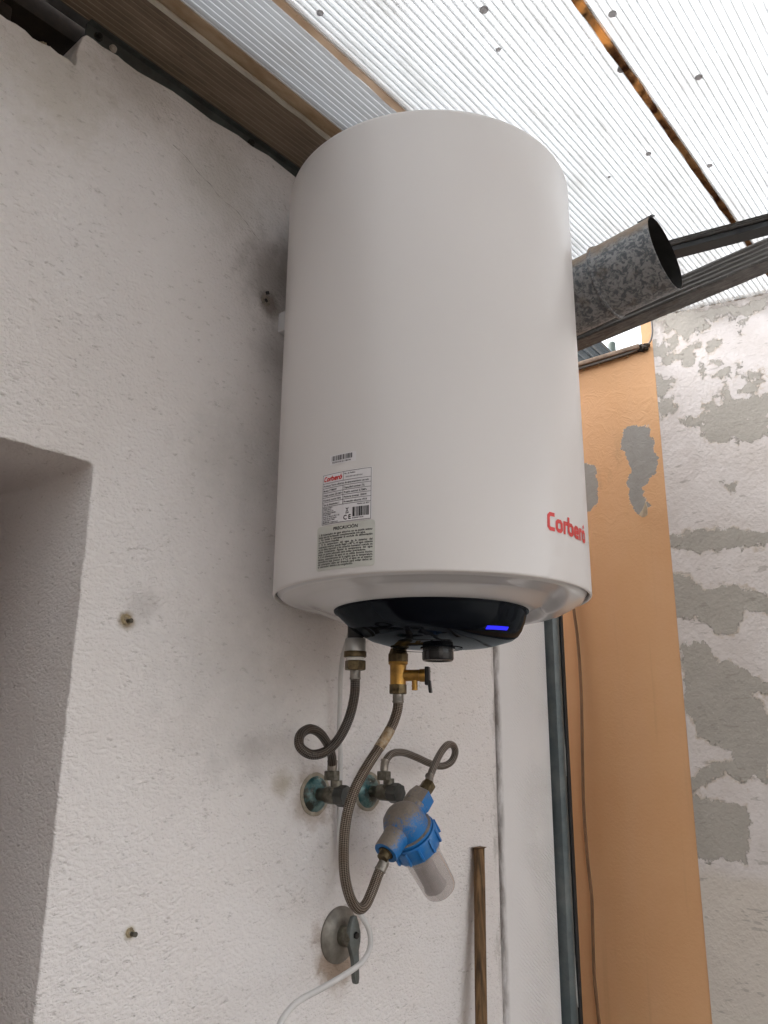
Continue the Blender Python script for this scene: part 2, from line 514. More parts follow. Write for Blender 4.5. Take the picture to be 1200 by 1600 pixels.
# ------------------------------------------------------------------ mesh helper
class MB:
    def __init__(s):
        s.v, s.f, s.uvs = [], [], {}

    def add(s, vs, fs, uv=None):
        b = len(s.v)
        s.v += [tuple(p) for p in vs]
        for i, f in enumerate(fs):
            if uv:
                s.uvs[len(s.f)] = uv[i]
            s.f.append([b + k for k in f])
        return s

    def box(s, a, b):
        (x0, y0, z0), (x1, y1, z1) = a, b
        vs = [(x0, y0, z0), (x1, y0, z0), (x1, y1, z0), (x0, y1, z0), (x0, y0, z1), (x1, y0, z1), (x1, y1, z1), (x0, y1, z1)]
        return s.add(vs, [(0, 3, 2, 1), (4, 5, 6, 7), (0, 1, 5, 4), (1, 2, 6, 5), (2, 3, 7, 6), (3, 0, 4, 7)])

    def tube(s, pts, rad, n=12, cap=True, ring_r=None):
        pts = [Vector(p) for p in pts]
        N = len(pts)
        rads = rad if isinstance(rad, (list, tuple)) else [rad] * N
        tang = []
        for i in range(N):
            t = (pts[min(i + 1, N - 1)] - pts[max(i - 1, 0)])
            tang.append(t.normalized() if t.length > 1e-9 else Vector((0, 0, 1)))
        ref = Vector((0, 0, 1)) if abs(tang[0].z) < .9 else Vector((1, 0, 0))
        nrm = (ref - tang[0] * ref.dot(tang[0])).normalized()
        vs, fs, uv, L = [], [], [], 0
        Ls = []
        for i in range(N):
            if i:
                L += (pts[i] - pts[i - 1]).length
                nrm = (nrm - tang[i] * nrm.dot(tang[i])).normalized()
            Ls.append(L)
            bi = tang[i].cross(nrm)
            for k in range(n):
                a = 2 * PI * k / n
                vs.append(pts[i] + (nrm * math.cos(a) + bi * math.sin(a)) * rads[i])
        for i in range(N - 1):
            for k in range(n):
                k2 = (k + 1) % n
                fs.append((i * n + k, i * n + k2, (i + 1) * n + k2, (i + 1) * n + k))
                uv.append([(k / n, Ls[i]), ((k + 1) / n, Ls[i]), ((k + 1) / n, Ls[i + 1]), (k / n, Ls[i + 1])])
        if cap:
            fs.append(tuple(range(n - 1, -1, -1)))
            uv.append([(.5, 0)] * n)
            fs.append(tuple((N - 1) * n + k for k in range(n)))
            uv.append([(.5, 0)] * n)
        return s.add(vs, fs, uv)

    def lathe(s, origin, axis, prof, n=32, a0=0., a1=2 * PI, hexa=None):
        """prof: (radius, distance along axis)"""
        o, ax = Vector(origin), Vector(axis).normalized()
        ref = Vector((0, 0, 1)) if abs(ax.z) < .9 else Vector((1, 0, 0))
        e1 = (ref - ax * ref.dot(ax)).normalized()
        e2 = ax.cross(e1)
        full = abs(a1 - a0 - 2 * PI) < 1e-6
        m = n if full else n + 1
        vs, fs = [], []
        for r, h in prof:
            for k in range(m):
                a = a0 + (a1 - a0) * k / n
                vs.append(o + ax * h + (e1 * math.cos(a) + e2 * math.sin(a)) * max(r, 1e-5))
        for i in range(len(prof) - 1):
            for k in range(n):
                k2 = (k + 1) % m
                fs.append((i * m + k, i * m + k2, (i + 1) * m + k2, (i + 1) * m + k))
        return s.add(vs, fs)

    def prism(s, poly, d, cap_back=True):
        """poly: 3-D outline, d: extrusion vector"""
        n = len(poly)
        d = Vector(d)
        vs = [Vector(p) for p in poly] + [Vector(p) + d for p in poly]
        fs = [tuple(range(n))] + [(i + n, (i + 1) % n + n, (i + 1) % n, i) for i in range(n)]
        if cap_back:
            fs.append(tuple(range(2 * n - 1, n - 1, -1)))
        return s.add(vs, fs)


ORG = {}


def obj(name, mb, mat, parent=None, smooth=False, bevel=0., seg=2, org=(0, 0, 0), recalc=True):
    o_ = Vector(ORG.get(parent.name, (0, 0, 0))) if parent else Vector(org)
    me = bpy.data.meshes.new(name)
    me.from_pydata([tuple(Vector(p) - o_) for p in mb.v], [], mb.f)
    if mb.uvs:
        ul = me.uv_layers.new(name='UVMap')
        for pi, p in enumerate(me.polygons):
            u = mb.uvs.get(pi)
            if u:
                for li, c in zip(p.loop_indices, u):
                    ul.data[li].uv = c
    if recalc or bevel:
        bm = bmesh.new()
        bm.from_mesh(me)
        if bevel:
            bmesh.ops.remove_doubles(bm, verts=bm.verts, dist=1e-6)
            es = [e for e in bm.edges if len(e.link_faces) == 2 and e.calc_face_angle(0) > R_(30)]
            bmesh.ops.bevel(bm, geom=es, offset=bevel, segments=seg, affect='EDGES', profile=.5, clamp_overlap=True)
        bmesh.ops.recalc_face_normals(bm, faces=bm.faces)
        bm.to_mesh(me)
        bm.free()
    me.materials.append(mat)
    if smooth or bevel:
        for p in me.polygons:
            p.use_smooth = True
        try:
            me.set_sharp_from_angle(angle=R_(40))
        except Exception:
            pass
    ob = bpy.data.objects.new(name, me)
    COL.objects.link(ob)
    if parent:
        ob.parent = parent
        ORG[ob.name] = tuple(o_)
    else:
        ob.location = (o_.x, o_.y, o_.z + EYE)
        ORG[ob.name] = tuple(o_)
    return ob


def thing(name, loc, label, cat, group=None):
    o = bpy.data.objects.new(name, None)
    COL.objects.link(o)
    o.empty_display_size = .05
    o.location = (loc[0], loc[1], loc[2] + EYE)
    ORG[o.name] = tuple(loc)
    return tag(o, label, cat, group)


def tag(o, label, cat, group=None):
    o['label'] = label
    o['category'] = cat
    if group:
        o['group'] = group
    return o


def struct(o):
    o['kind'] = 'structure'
    return o


def spline(pts, n=8):
    P = [Vector(p) for p in pts]
    out = []
    for i in range(len(P) - 1):
        p0, p1, p2, p3 = P[max(i - 1, 0)], P[i], P[i + 1], P[min(i + 2, len(P) - 1)]
        for k in range(n):
            t = k / n
            out.append(.5 * ((2 * p1) + (p2 - p0) * t + (2 * p0 - 5 * p1 + 4 * p2 - p3) * t * t + (3 * p1 - p0 - 3 * p2 + p3) * t ** 3))
    out.append(P[-1])
    return out


def box(name, a, b, mat, parent=None, bevel=0., seg=2):
    return obj(name, MB().box(a, b), mat, parent, bevel=bevel, seg=seg)


def rad_box(mb, c, ax, half, up=(0, 0, 1)):
    """box centred c with local axes"""
    ax = Vector(ax).normalized()
    u = Vector(up)
    u = (u - ax * u.dot(ax)).normalized()
    v = ax.cross(u)
    vs = []
    for i in (-1, 1):
        for j in (-1, 1):
            for k in (-1, 1):
                vs.append(Vector(c) + ax * half[0] * i + v * half[1] * j + u * half[2] * k)
    return mb.add(vs, [(0, 1, 3, 2), (4, 6, 7, 5), (0, 4, 5, 1), (2, 3, 7, 6), (0, 2, 6, 4), (1, 5, 7, 3)])


# ------------------------------------------------------------------ the place
WY = .935                      # face of the heater wall
ROOF0, PITCH = .985, .12


def roofz(y):
    return ROOF0 + PITCH * (y - WY)


struct(box('ground', (-400, -400, -1.6), (400, 400, -1.5), M_GROUND))

# heater wall: outline with the broken top edge and the door recess, extruded back
top = [(-.4, .905), (.2677, .899), (.3158, .9033), (.3259, .9020), (.337, .9042), (.3501, .9038), (.3612, .8995), (.3729, .9008), (.3861, .9043), (.3975, .9018), (.4106, .9035), (.4205, .9005), (.4234, .9011), (.4245, .9085), (.4223, .919), (.4242, .936), (.428, .9547), (.4331, .9621), (.4431, .9625), (.4575, .9605), (.4835, .9635), (.4944, .9613), (.5164, .9602), (.5499, .9646), (.5789, .9685), (.6156, .9675), (.654, .9652), (.7099, .9718), (.7424, .9696), (.7787, .9742), (.8168, .9711), (.8567, .968), (1.0, .970), (1.2, .968), (1.456, .97)]
RX, RZ = .515, .336
outl = [(x, WY, z) for x, z in top]
outl += [(1.456, WY, -1.5)]
zz = np.arange(-1.5, RZ - .012, .02)
rng = np.random.RandomState(2)
outl += [(RX + .0005 * rng.randn(), WY, float(z)) for z in zz]
outl += [(RX - .001, WY, RZ - .0045), (RX - .006, WY, RZ - .0005)]
outl += [(float(x), WY, RZ + .0005 * rng.randn()) for x in np.arange(RX - .03, -.4, -.02)]
outl += [(-.4, WY, RZ)]
hw = MB().prism(outl, (0, .30, 0))
wall = obj('heater_wall', hw, M_WALL, bevel=.005, seg=3)
for p in wall.data.polygons:
    p.use_smooth = True
wall.data.set_sharp_from_angle(angle=R_(55))
tag(wall, 'rough white plastered wall the water heater hangs on', 'wall')
# hairline crack in the plaster
ck = [(.5875, .8743), (.6121, .8664), (.6378, .8525), (.6637, .8441), (.684, .8319), (.7106, .8288), (.7316, .8196), (.7532, .8067), (.768, .798)]
ckp = spline([(x, WY + .0002, z) for x, z in ck], 8)
ckp = [p + Vector((0, 0, .0016 * mnoise.noise(p * 90))) for p in ckp]
obj('crack', MB().tube(ckp, [.0007 + .0004 * math.sin(i * .9) for i in range(len(ckp))], 5), m_simple('crack_dirt', (.44, .40, .37), .9), wall)

# upper part of the house and the dark void above the broken plaster
upper = box('upper_house_wall', (-4, .98, 1.06), (1.72, 1.3, 1.55), M_HOUSE)
tag(upper, 'plain rendered upper house wall rising behind the translucent roof', 'wall')
rear = box('house_side_wall', (1.45, 1.236, -1.5), (1.716, 3.2, 1.055), M_HOUSE)
tag(rear, 'plain side wall of the house running back behind the white pier', 'wall')
cav = thing('roof_void_boards', (.2, 1.1, .91), 'near-black boards added as the dark void above the broken plaster', 'timber')  # the void's darkness is put into the near-black colour of these boards
box('back_board', (-.5, 1.20, .895), (.46, 1.23, 1.059), M_NEARBLACK, cav)
box('joist', (-.5, .985, .985), (.46, 1.09, 1.058), M_NEARBLACK, cav)
box('packing_block', (.30, .96, .906), (.34, 1.0, .95), M_NEARBLACK, cav, bevel=.004)
rub = MB()
for i in range(16):
    c = (.385 + .03 * random.random(), .955 + .02 * random.random(), .906 + .012 * random.random())
    rad_box(rub, c, (random.random(), random.random(), random.random()), (.004 + .005 * random.random(), .004, .003 + .003 * random.random()))
rb_ = obj('plaster_rubble', rub, m_simple('broken_plaster', (.42, .33, .22), .9, 0, .2, 90, .001))
tag(rb_, 'small broken lumps of plaster lying in the dark gap', 'rubble')
rb_['kind'] = 'stuff'

# house wall left of and below the door lintel is open: the door stands deep in the recess
door = thing('recessed_door', (-.2, 1.22, -1.5), 'dark red brown wooden door deep in the wall recess', 'door')
box('door_frame', (.440, 1.205, -1.5), (.512, 1.26, RZ - .004), M_REDDOOR, door, bevel=.004)
box('door_panel', (-.40, 1.225, -1.5), (.438, 1.25, RZ - .006), M_REDDOOR, door, bevel=.003)
left = box('far_house_wall', (-4, WY + .004, -1.5), (-.402, 1.235, 1.058), M_HOUSE)
tag(left, 'plain house wall continuing left past the door', 'wall')

side = box('side_light_block', (-2.9, -2.748, -1.5), (-2.62, WY + .0, 1.4), M_HOUSE)  # unseen wall, added to cut daylight from the left
tag(side, 'unseen plain wall added on the left to block daylight', 'wall')

opp = box('opposite_light_block', (-2.9, -3.0, -1.5), (.1, -2.75, 1.3), M_HOUSE)  # unseen wall, added so the light comes from the front right
tag(opp, 'unseen plain wall added opposite to block light from the front left', 'wall')

# pier right of the crack
px0, px1 = 1.463, 1.673
pier = MB().prism([(px0, .930, -1.5), (px1, .930, -1.5), (px1, .930, .972), (px0, .930, .972)], (0, .30, 0))
pier = obj('white_pier', pier, M_WALL and m_pier(), bevel=.009, seg=4)
tag(pier, 'narrow white pier with combed plaster right of the dark crack', 'pier')
crk = box('joint_backing', (1.4562, .955, -1.5), (1.4628, .99, .97), M_DULLBLACK, pier)

# steel post in the corner
post = thing('steel_post', (1.69, .93, -1.5), 'dark teal painted steel post standing in the corner by the orange wall', 'post')
pf = []
for i in range(9):
    t = i / 8
    pf.append((1.675 + .030 * t, .913 - .006 * math.sin(PI * t)))
poly = [(x, y, -1.5) for x, y in pf] + [(1.705, .99, -1.5), (1.675, .99, -1.5)]
obj('post_body', MB().prism(poly, (0, 0, 2.47)), M_POST, post, smooth=True)
box('black_strip', (1.7052, .908, -1.5), (1.7185, .985, .97), M_DULLBLACK, post, bevel=.002)  # near-black strip along the right edge of the post
chip = [(1.690, .9074, -.43), (1.694, .9072, -.455), (1.696, .9072, -.50), (1.699, .9076, -.545), (1.693, .9070, -.535), (1.688, .9072, -.505), (1.687, .9074, -.47)]
obj('chipped_paint', MB().prism(chip, (0, .0012, 0)), M_PRIMER, post)
chip2 = [(1.693, .9070, .11), (1.697, .9073, .09), (1.6975, .9074, .03), (1.695, .9071, .04)]
obj('chipped_paint', MB().prism([(x, y + .0001, z - .12) for x, y, z in chip2], (0, .001, 0)), M_PRIMER, post)


# ------------------------------------------------------------------ walls at the end of the patio
def poly_sd(P, Y, Z):
    """signed distance, positive inside"""
    P = np.asarray(P)
    d = np.full(Y.shape, 1e9)
    ins = np.zeros(Y.shape, bool)
    n = len(P)
    for i in range(n):
        a, b = P[i], P[(i + 1) % n]
        e = b - a
        L = max(e @ e, 1e-12)
        t = np.clip(((Y - a[0]) * e[0] + (Z - a[1]) * e[1]) / L, 0, 1)
        d = np.minimum(d, np.hypot(Y - a[0] - t * e[0], Z - a[1] - t * e[1]))
        c = ((a[1] > Z) != (b[1] > Z))
        with np.errstate(divide='ignore', invalid='ignore'):
            xi = (b[0] - a[0]) * (Z - a[1]) / (b[1] - a[1] + 1e-12) + a[0]
        ins ^= c & (Y < xi)
    return np.where(ins, d, -d)


PEEL = [[(0.708, 1.061), (0.577, 1.046), (0.429, 1.015), (0.432, 0.992), (0.477, 0.994), (0.513, 1.0), (0.571, 1.015), (0.564, 0.99), (0.588, 0.988), (0.613, 0.986), (0.62, 0.966), (0.639, 0.982), (0.65, 1.008), (0.675, 1.011), (0.677, 1.038)], [(0.677, 0.988), (0.66, 0.998), (0.65, 0.969), (0.657, 0.955), (0.677, 0.971)], [(0.721, 0.998), (0.686, 0.99), (0.677, 0.964), (0.673, 0.955), (0.713, 0.955), (0.725, 0.955)], [(0.692, 0.942), (0.658, 0.947), (0.654, 0.93), (0.675, 0.93), (0.688, 0.924)], [(0.643, 0.947), (0.622, 0.953), (0.591, 0.959), (0.593, 0.941), (0.616, 0.941), (0.625, 0.902), (0.632, 0.904), (0.642, 0.926)], [(0.583, 0.953), (0.568, 0.955), (0.554, 0.953), (0.553, 0.937), (0.564, 0.934), (0.567, 0.916), (0.579, 0.936)], [(0.724, 0.902), (0.691, 0.888), (0.662, 0.874), (0.68, 0.869), (0.677, 0.859), (0.697, 0.851), (0.708, 0.837), (0.721, 0.858)], [(0.712, 0.824), (0.681, 0.83), (0.673, 0.809), (0.677, 0.794), (0.7, 0.787), (0.705, 0.769), (0.721, 0.78)], [(0.669, 0.764), (0.622, 0.764), (0.593, 0.766), (0.551, 0.787), (0.507, 0.783), (0.456, 0.772), (0.466, 0.675), (0.488, 0.671), (0.545, 0.679), (0.6, 0.686), (0.615, 0.71), (0.615, 0.738), (0.641, 0.738), (0.661, 0.751)], [(0.572, 0.824), (0.542, 0.824), (0.538, 0.804), (0.561, 0.795), (0.571, 0.806)], [(0.519, 0.807), (0.49, 0.815), (0.459, 0.815), (0.474, 0.8), (0.485, 0.789), (0.507, 0.792)], [(0.57, 0.854), (0.548, 0.874), (0.538, 0.869), (0.534, 0.846), (0.557, 0.847)], [(0.6, 0.9), (0.575, 0.896), (0.586, 0.891), (0.588, 0.871), (0.594, 0.86), (0.6, 0.874)], [(0.569, 0.892), (0.557, 0.899), (0.538, 0.881), (0.559, 0.881)], [(0.526, 0.874), (0.508, 0.88), (0.513, 0.865)], [(0.522, 0.855), (0.496, 0.844), (0.451, 0.837), (0.452, 0.822), (0.492, 0.83), (0.513, 0.831)], [(0.501, 0.98), (0.484, 0.981), (0.488, 0.953), (0.5, 0.961)], [(0.604, 0.794), (0.579, 0.787), (0.586, 0.77), (0.597, 0.776)], [(0.723, 0.473), (0.574, 0.476), (0.492, 0.445), (0.494, 0.419), (0.609, 0.425), (0.673, 0.428), (0.72, 0.445)], [(0.725, 0.385), (0.679, 0.369), (0.65, 0.333), (0.572, 0.337), (0.507, 0.308), (0.511, 0.268), (0.554, 0.271), (0.59, 0.219), (0.638, 0.232), (0.672, 0.261), (0.719, 0.276)], [(0.712, 0.205), (0.65, 0.212), (0.641, 0.165), (0.578, 0.148), (0.527, 0.116), (0.531, 0.092), (0.582, 0.101), (0.549, 0.064), (0.537, 0.034), (0.551, -0.096), (0.583, -0.087), (0.596, -0.115), (0.6, -0.097), (0.639, -0.081), (0.713, -0.121), (0.72, -0.093), (0.647, -0.057), (0.607, -0.041), (0.692, -0.004), (0.694, 0.026), (0.718, 0.056)], [(0.72, -0.137), (0.684, -0.134), (0.6, -0.148), (0.6, -0.19), (0.612, -0.262), (0.657, -0.258), (0.699, -0.28), (0.72, -0.25)], [(0.574, 0.583), (0.548, 0.574), (0.55, 0.552), (0.566, 0.557)]]
ORP = [[(0.815, 0.774), (0.799, 0.781), (0.746, 0.768), (0.738, 0.718), (0.731, 0.675), (0.737, 0.639), (0.775, 0.607), (0.777, 0.583), (0.762, 0.564), (0.785, 0.533), (0.8, 0.545), (0.81, 0.577), (0.815, 0.619), (0.809, 0.646), (0.8, 0.653), (0.81, 0.692), (0.822, 0.725)], [(0.93, 0.706), (0.899, 0.699), (0.896, 0.635), (0.902, 0.586), (0.93, 0.566), (0.969, 0.572), (0.961, 0.712)]]


def face_grid(ys, zs, x, polys, k, default=-.9):
    """grid of a wall face at x with its 'peel' values; returns verts, faces, values"""
    Y, Z = np.meshgrid(ys, zs, indexing='ij')
    sd = np.full(Y.shape, -1e9)
    for P in polys:
        sd = np.maximum(sd, poly_sd(P, Y, Z))
    val = np.clip(sd / k, -1, 1)
    vs = [(x, float(a), float(b)) for a, b in zip(Y.ravel(), Z.ravel())]
    nz = len(zs)
    fs = [(i * nz + j, (i + 1) * nz + j, (i + 1) * nz + j + 1, i * nz + j + 1) for i in range(len(ys) - 1) for j in range(nz - 1)]
    return vs, fs, val.ravel()


def wall_obj(name, parts, boxes, mat, label):
    mb, vals = MB(), []
    for vs, fs, val in parts:
        mb.add(vs, fs)
        vals += list(val)
    for a, b in boxes:
        mb.box(a, b)
        vals += [-1.] * 8
    o = obj(name, mb, mat, recalc=False)
    at = o.data.attributes.new('peel', 'FLOAT', 'POINT')
    at.data.foreach_set('value', np.array(vals, dtype=np.float32))
    return tag(o, label, 'wall')


OX = 1.926                      # end walls and all beyond, scaled about the camera out past the roof end
ys = np.r_[np.arange(.7175, 1.05, .0065), 1.12]
parts = [face_grid(ys, np.r_[-1.5, -1.2, -.85, np.arange(.47, .83, .0065), .9, .9805], OX, ORP, .03)]
ow = wall_obj('orange_wall', parts, [((OX + .0005, .7175, -1.5), (OX + .15, 2.4, .9805)), ((OX, .7175, .9807), (OX + .15, .746, 1.20))], m_orange(), 'orange painted wall with two bare grey plaster patches near the top')
zs = np.r_[-1.5, -1.2, np.arange(-.84, 1.14, .007), 1.20]
parts = [face_grid(np.r_[np.arange(.274, .7155, .007), .7165], zs, OX - .002, PEEL, .030)]
far_p = [[(y + dy, z + dz) for y, z in P] for dy, dz in ((-.47, -.1), (-.9, .05)) for P in PEEL[8:]]
parts.append(face_grid(np.arange(-.9, .2745, .03), np.r_[-1.5, np.arange(-1.0, 1.18, .03), 1.20], OX - .002, far_p, .024))
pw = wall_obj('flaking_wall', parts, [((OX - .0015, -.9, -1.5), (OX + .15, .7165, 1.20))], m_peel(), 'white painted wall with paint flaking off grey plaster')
cop = box('shade_coping', (1.79, -.92, 1.202), (2.12, .715, 1.24), M_HOUSE, bevel=.004)  # unseen overhang, added to shade the wall top from the sky
tag(cop, 'unseen coping added to shade the top of the flaking wall', 'coping')
flo = MB()
fl = [(.765, .568), (.7625, .5515), (.7655, .534), (.773, .530), (.7805, .530), (.788, .5385), (.777, .549), (.770, .559)]
flv = [(OX - .004 - .014 * max(0, (.79 - y) / .034) * max(0, (z - .526) / .045), y, z) for y, z in fl]
flo.prism(flv, (-.0013, 0, 0))
obj('hanging_paint_flake', flo, m_simple('flake_underside', (.62, .52, .38), .8, 0, .08, 60), ow)

# capping on the low part of the orange wall
cap = thing('wall_capping', (1.97, .9, .983), 'weathered brown timber capping along the top of the orange wall', 'capping')
box('capping_board', (1.903, .7465, .983), (2.06, 2.4, .995), m_simple('weathered_brown_board', (.24, .17, .12), .75, 0, .25, 40, .001), cap, bevel=.002)
for y in (.785, .868, .912):
    obj('clip', MB().lathe((OX - .004, y, .976), (-1, 0, 0), [(0, 0), (.0031, 0), (.0027, .0045), (0, .0056)], 10), m_simple('tan_clip', (.42, .30, .18), .6), cap, smooth=True)
tar = MB()
for i in range(12):
    c = Vector((OX - .013 + .007 * random.random(), .730 + .022 * random.random(), .981 + .011 * random.random()))
    rad_box(tar, c, (random.random(), random.random(), .3), (.007, .0056, .0044))
tr = obj('tar_blob', tar, M_NEARBLACK, bevel=.0018)
tag(tr, 'black lump of old sealant at the end of the capping', 'sealant')
cpts = [(1.907, 1.07, .981), (1.910, 1.01, .976), (1.9115, .94, .9785), (1.9115, .853, .9785), (1.9115, .785, .980), (1.913, .748, .985)]
cb = obj('capping_cable', MB().tube(spline(cpts, 6), .0033, 8), M_DARKCABLE, smooth=True)
tag(cb, 'dark cable clipped under the capping of the orange wall', 'cable')
scp = [(1.920, .7162, 1.081), (1.918, .7157, 1.064), (1.9145, .7105, 1.047), (1.914, .7111, 1.019), (1.915, .7181, .9975), (1.918, .7303, .988)]
cb2 = obj('short_cable', MB().tube(spline(scp, 8), .0025, 8), M_DARKCABLE, smooth=True)
tag(cb2, 'short curved grey cable where orange and flaking walls meet', 'cable')
cab = [(.9815, .976), (.979, .732), (.9795, .448), (.9827, .3267), (.976, .2349), (.9744, .1058), (.9804, -.0497), (.9845, -.170), (.982, -.286), (.9765, -.3705), (.9783, -.440), (.981, -.5355), (.977, -.6139), (.9735, -.69), (.976, -.95), (.972, -1.49)]
cb3 = obj('hanging_cable', MB().tube(spline([(OX - .006, y, z) for y, z in cab], 6), .0040, 8), M_CABLE, smooth=True)
tag(cb3, 'long tan cable hanging down the orange wall beside the post', 'cable')

# neighbour's corrugated sheet roof and pipe seen over the capping
sh = MB()
A, B = Vector((2.42, 1.232, 1.524)), Vector((3.9, 1.232, 1.415))
nx = 120
vs, fs = [], []
for i in range(nx + 1):
    y = 1.232 + .72 * i / nx
    dz = .012 * math.sin(i / nx * .72 / .046 * 2 * PI)
    for P in (A, B):
        vs.append((P.x, y, P.z + dz + (y - 1.232) * .25))
for i in range(nx):
    fs.append((2 * i, 2 * i + 2, 2 * i + 3, 2 * i + 1))
sh.add(vs, fs)
cs = obj('corrugated_sheet', sh, m_simple('blue_grey_sheet_metal', (.16, .20, .24), .22, .85, .1, 20), smooth=True)
sm = cs.modifiers.new('thick', 'SOLIDIFY')
sm.thickness = .003
tag(cs, "neighbour's blue grey corrugated metal roof sheet beyond the capping", 'roof sheet')
vp = thing('vent_pipe', (3.38, 1.456, 1.3), 'short dull green vent pipe standing beyond the orange wall', 'vent pipe')
obj('pipe', MB().lathe((3.38, 1.456, 1.0), (0, 0, 1), [(.018, 0), (.018, .80), (.0175, .808), (.011, .815), (0, .8165)], 16), m_simple('dull_green_pipe', (.055, .075, .062), .5), vp, smooth=True)

# ------------------------------------------------------------------ translucent roof
REND = 1.711
XL = -2.6


def poly_sheet(name, y1, y0, botmat, label, x1=REND, pitch=.0105, off=0., topmat=None, specs=()):
    """twin-wall sheet between y0 (low side) and y1 (wall side), ribs along x"""
    t = thing(name, ((XL + x1) / 2, (y0 + y1) / 2, roofz((y0 + y1) / 2)), label, 'roof sheet', 'sheets of the lean-to roof')
    zz = lambda y: roofz(y) + off
    H = .009
    n = int((y1 - y0) / pitch)
    ry = [y0 + .0022 + (y1 - y0 - .0044) * i / max(n, 1) for i in range(n + 1)]
    wa = min([q[1] for q in specs if q[0] == 'clear_ribs'], default=0)
    wb = max([q[2] for q in specs if q[0] == 'clear_ribs'], default=0)
    for nm, h, mt in (('lower_skin', 0, botmat), ('upper_skin', H, topmat or M_POLY_TOP)):
        mb = MB()
        ed = [y0] + [v for y in ry for v in (y + wa, y + wb)] + [y1]
        for q in range(0, len(ed), 2):
            a_, b_ = ed[q], ed[q + 1]
            if b_ - a_ > 1e-5:
                mb.add([(XL, a_, zz(a_) + h), (x1, a_, zz(a_) + h), (x1, b_, zz(b_) + h), (XL, b_, zz(b_) + h)], [(0, 1, 2, 3)])
        obj(nm, mb, mt, t, recalc=False)
    n = int((y1 - y0) / pitch)
    rr = random.Random(int(y1 * 1000))
    for nm, da, db, lo, hi, mt in specs:
        rb = MB()
        for i in range(n + 1):
            y = y0 + .0022 + (y1 - y0 - .0044) * i / max(n, 1)
            rb.box((XL, y + da, zz(y) + lo), (x1 + .0006, y + db, zz(y) + hi))
        r = obj(nm, rb, mt, t, recalc=False)
        r['kind'] = 'stuff'
    return t


M_RIB_CLEAR = m_poly('clear_rib', (.90, .91, .92), .9, .38, .3, .06)
M_RIB_BRIGHT = m_poly('bright_rib', (.95, .95, .95), .9, .62, .3, .06)
M_RIB_GREY = m_poly('grey_web', (.72, .72, .72), .6, .0, .4, .2)
M_RIB_BROWN = m_poly('brown_rib', (.36, .285, .21), .05, .0, .4, .5, (.20, .15, .10))
white_ribs = (('clear_ribs', -.0005, .0006, -.0006, .0098, M_RIB_CLEAR), ('grey_webs', -.0010, -.0006, .0004, .0018, M_RIB_GREY))
grey_ribs = (('clear_ribs', -.0006, .0008, -.0006, .0098, M_RIB_BRIGHT),)
brown_ribs = (('ridges', -.0007, .0007, -.0006, -.0001, M_RIB_BROWN),)
poly_sheet('roof_sheet', .9345, .826, M_POLY_BROWN, 'dark brown dirty roof sheet right against the heater wall', specs=brown_ribs, topmat=M_POLY_BROWN)
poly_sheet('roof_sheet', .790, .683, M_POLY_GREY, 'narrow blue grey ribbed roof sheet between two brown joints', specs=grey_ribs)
s3 = poly_sheet('roof_sheet', .671, .3575, M_POLY_BOT, 'white ribbed roof sheet above the heater, left of the rusty joint', specs=white_ribs)
s4 = poly_sheet('roof_sheet', .3490, -.70, M_POLY_BOT, 'wide white ribbed roof sheet on the far side of the rusty joint', off=.002, specs=white_ribs)
poly_sheet('roof_sheet', -.71, -1.75, M_POLY_BOT, 'outermost white ribbed roof sheet behind the camera', off=.002, specs=white_ribs)
M_CREAM = m_poly('glowing_cream_edge', (.93, .88, .78), .8, .25, .5, .75, (.25, .18, .10))
M_STAINED = m_poly('brown_stained_sheet', (.44, .35, .255), .65, .0, .5, .8, (.20, .12, .055))
M_TANJ = m_poly('tan_sheet_joint_strip', (.66, .56, .47), .7, .0, .5, .6, (.30, .20, .11))
M_PALEJ = m_poly('pale_joint', (.95, .955, .95), .88, .25, .5, .3, (.55, .52, .48))


def strip(name, y0, y1, h0, h1, mat, label, cat, jag=0.):
    n = 220
    mb = MB()
    vs, fs = [], []
    for i in range(n + 1):
        x = XL + (REND - XL) * i / n
        j = lambda q: jag * mnoise.noise(Vector((x * 22, q, 3.1)))
        a, b = y0 + j(1), y1 + j(5)
        zl = roofz((y0 + y1) / 2) + h0 + jag * .6 * mnoise.noise(Vector((x * 30, 9, 1)))
        zh = roofz((y0 + y1) / 2) + h1
        vs += [(x, a, zl), (x, b, zl), (x, b, zh), (x, a, zh)]
    for i in range(n):
        q = 4 * i
        for k in range(4):
            k2 = (k + 1) % 4
            fs.append((q + k, q + k2, q + 4 + k2, q + 4 + k))
    fs += [(3, 2, 1, 0), (4 * n, 4 * n + 1, 4 * n + 2, 4 * n + 3)]
    mb.add(vs, fs)
    return tag(obj(name, mb, mat), label, cat)


strip('sheet_edge_strip', .8165, .8235, -.006, .012, M_CREAM, 'dusty cream edge strip between the brown roof sheets', 'edge strip', .0012)
strip('joint_board', .7925, .8160, -.001, .0115, M_STAINED, 'brown stained strip beside the cream edge strip', 'joint strip', .0008)
strip('tan_joint_strip', .6715, .6825, -.003, .0115, M_TANJ, 'narrow tan joint strip between grey and white roof sheets', 'joint strip', .0012)
strip('foam_joint', .3488, .3572, -.0035, .008, M_FOAM, 'rusty brown foam bead filling the joint of the white sheets', 'joint filler', .0022)

# ragged dirty foam along the roof end
nib = MB()
for i in range(150):
    y = -.4 + 1.33 * random.random()
    rad_box(nib, (REND + .001 + .002 * random.random(), y, roofz(y) + .0015 + .004 * random.random()), (1, random.random() - .5, random.random() - .5), (.003, .0015 + .003 * random.random(), .0015 + .002 * random.random()))
nb_ = obj('edge_sealant_crumbs', nib, M_TAN)
tag(nb_, 'dirty crumbs of sealant along the cut end of the roof', 'sealant')
nb_['kind'] = 'stuff'
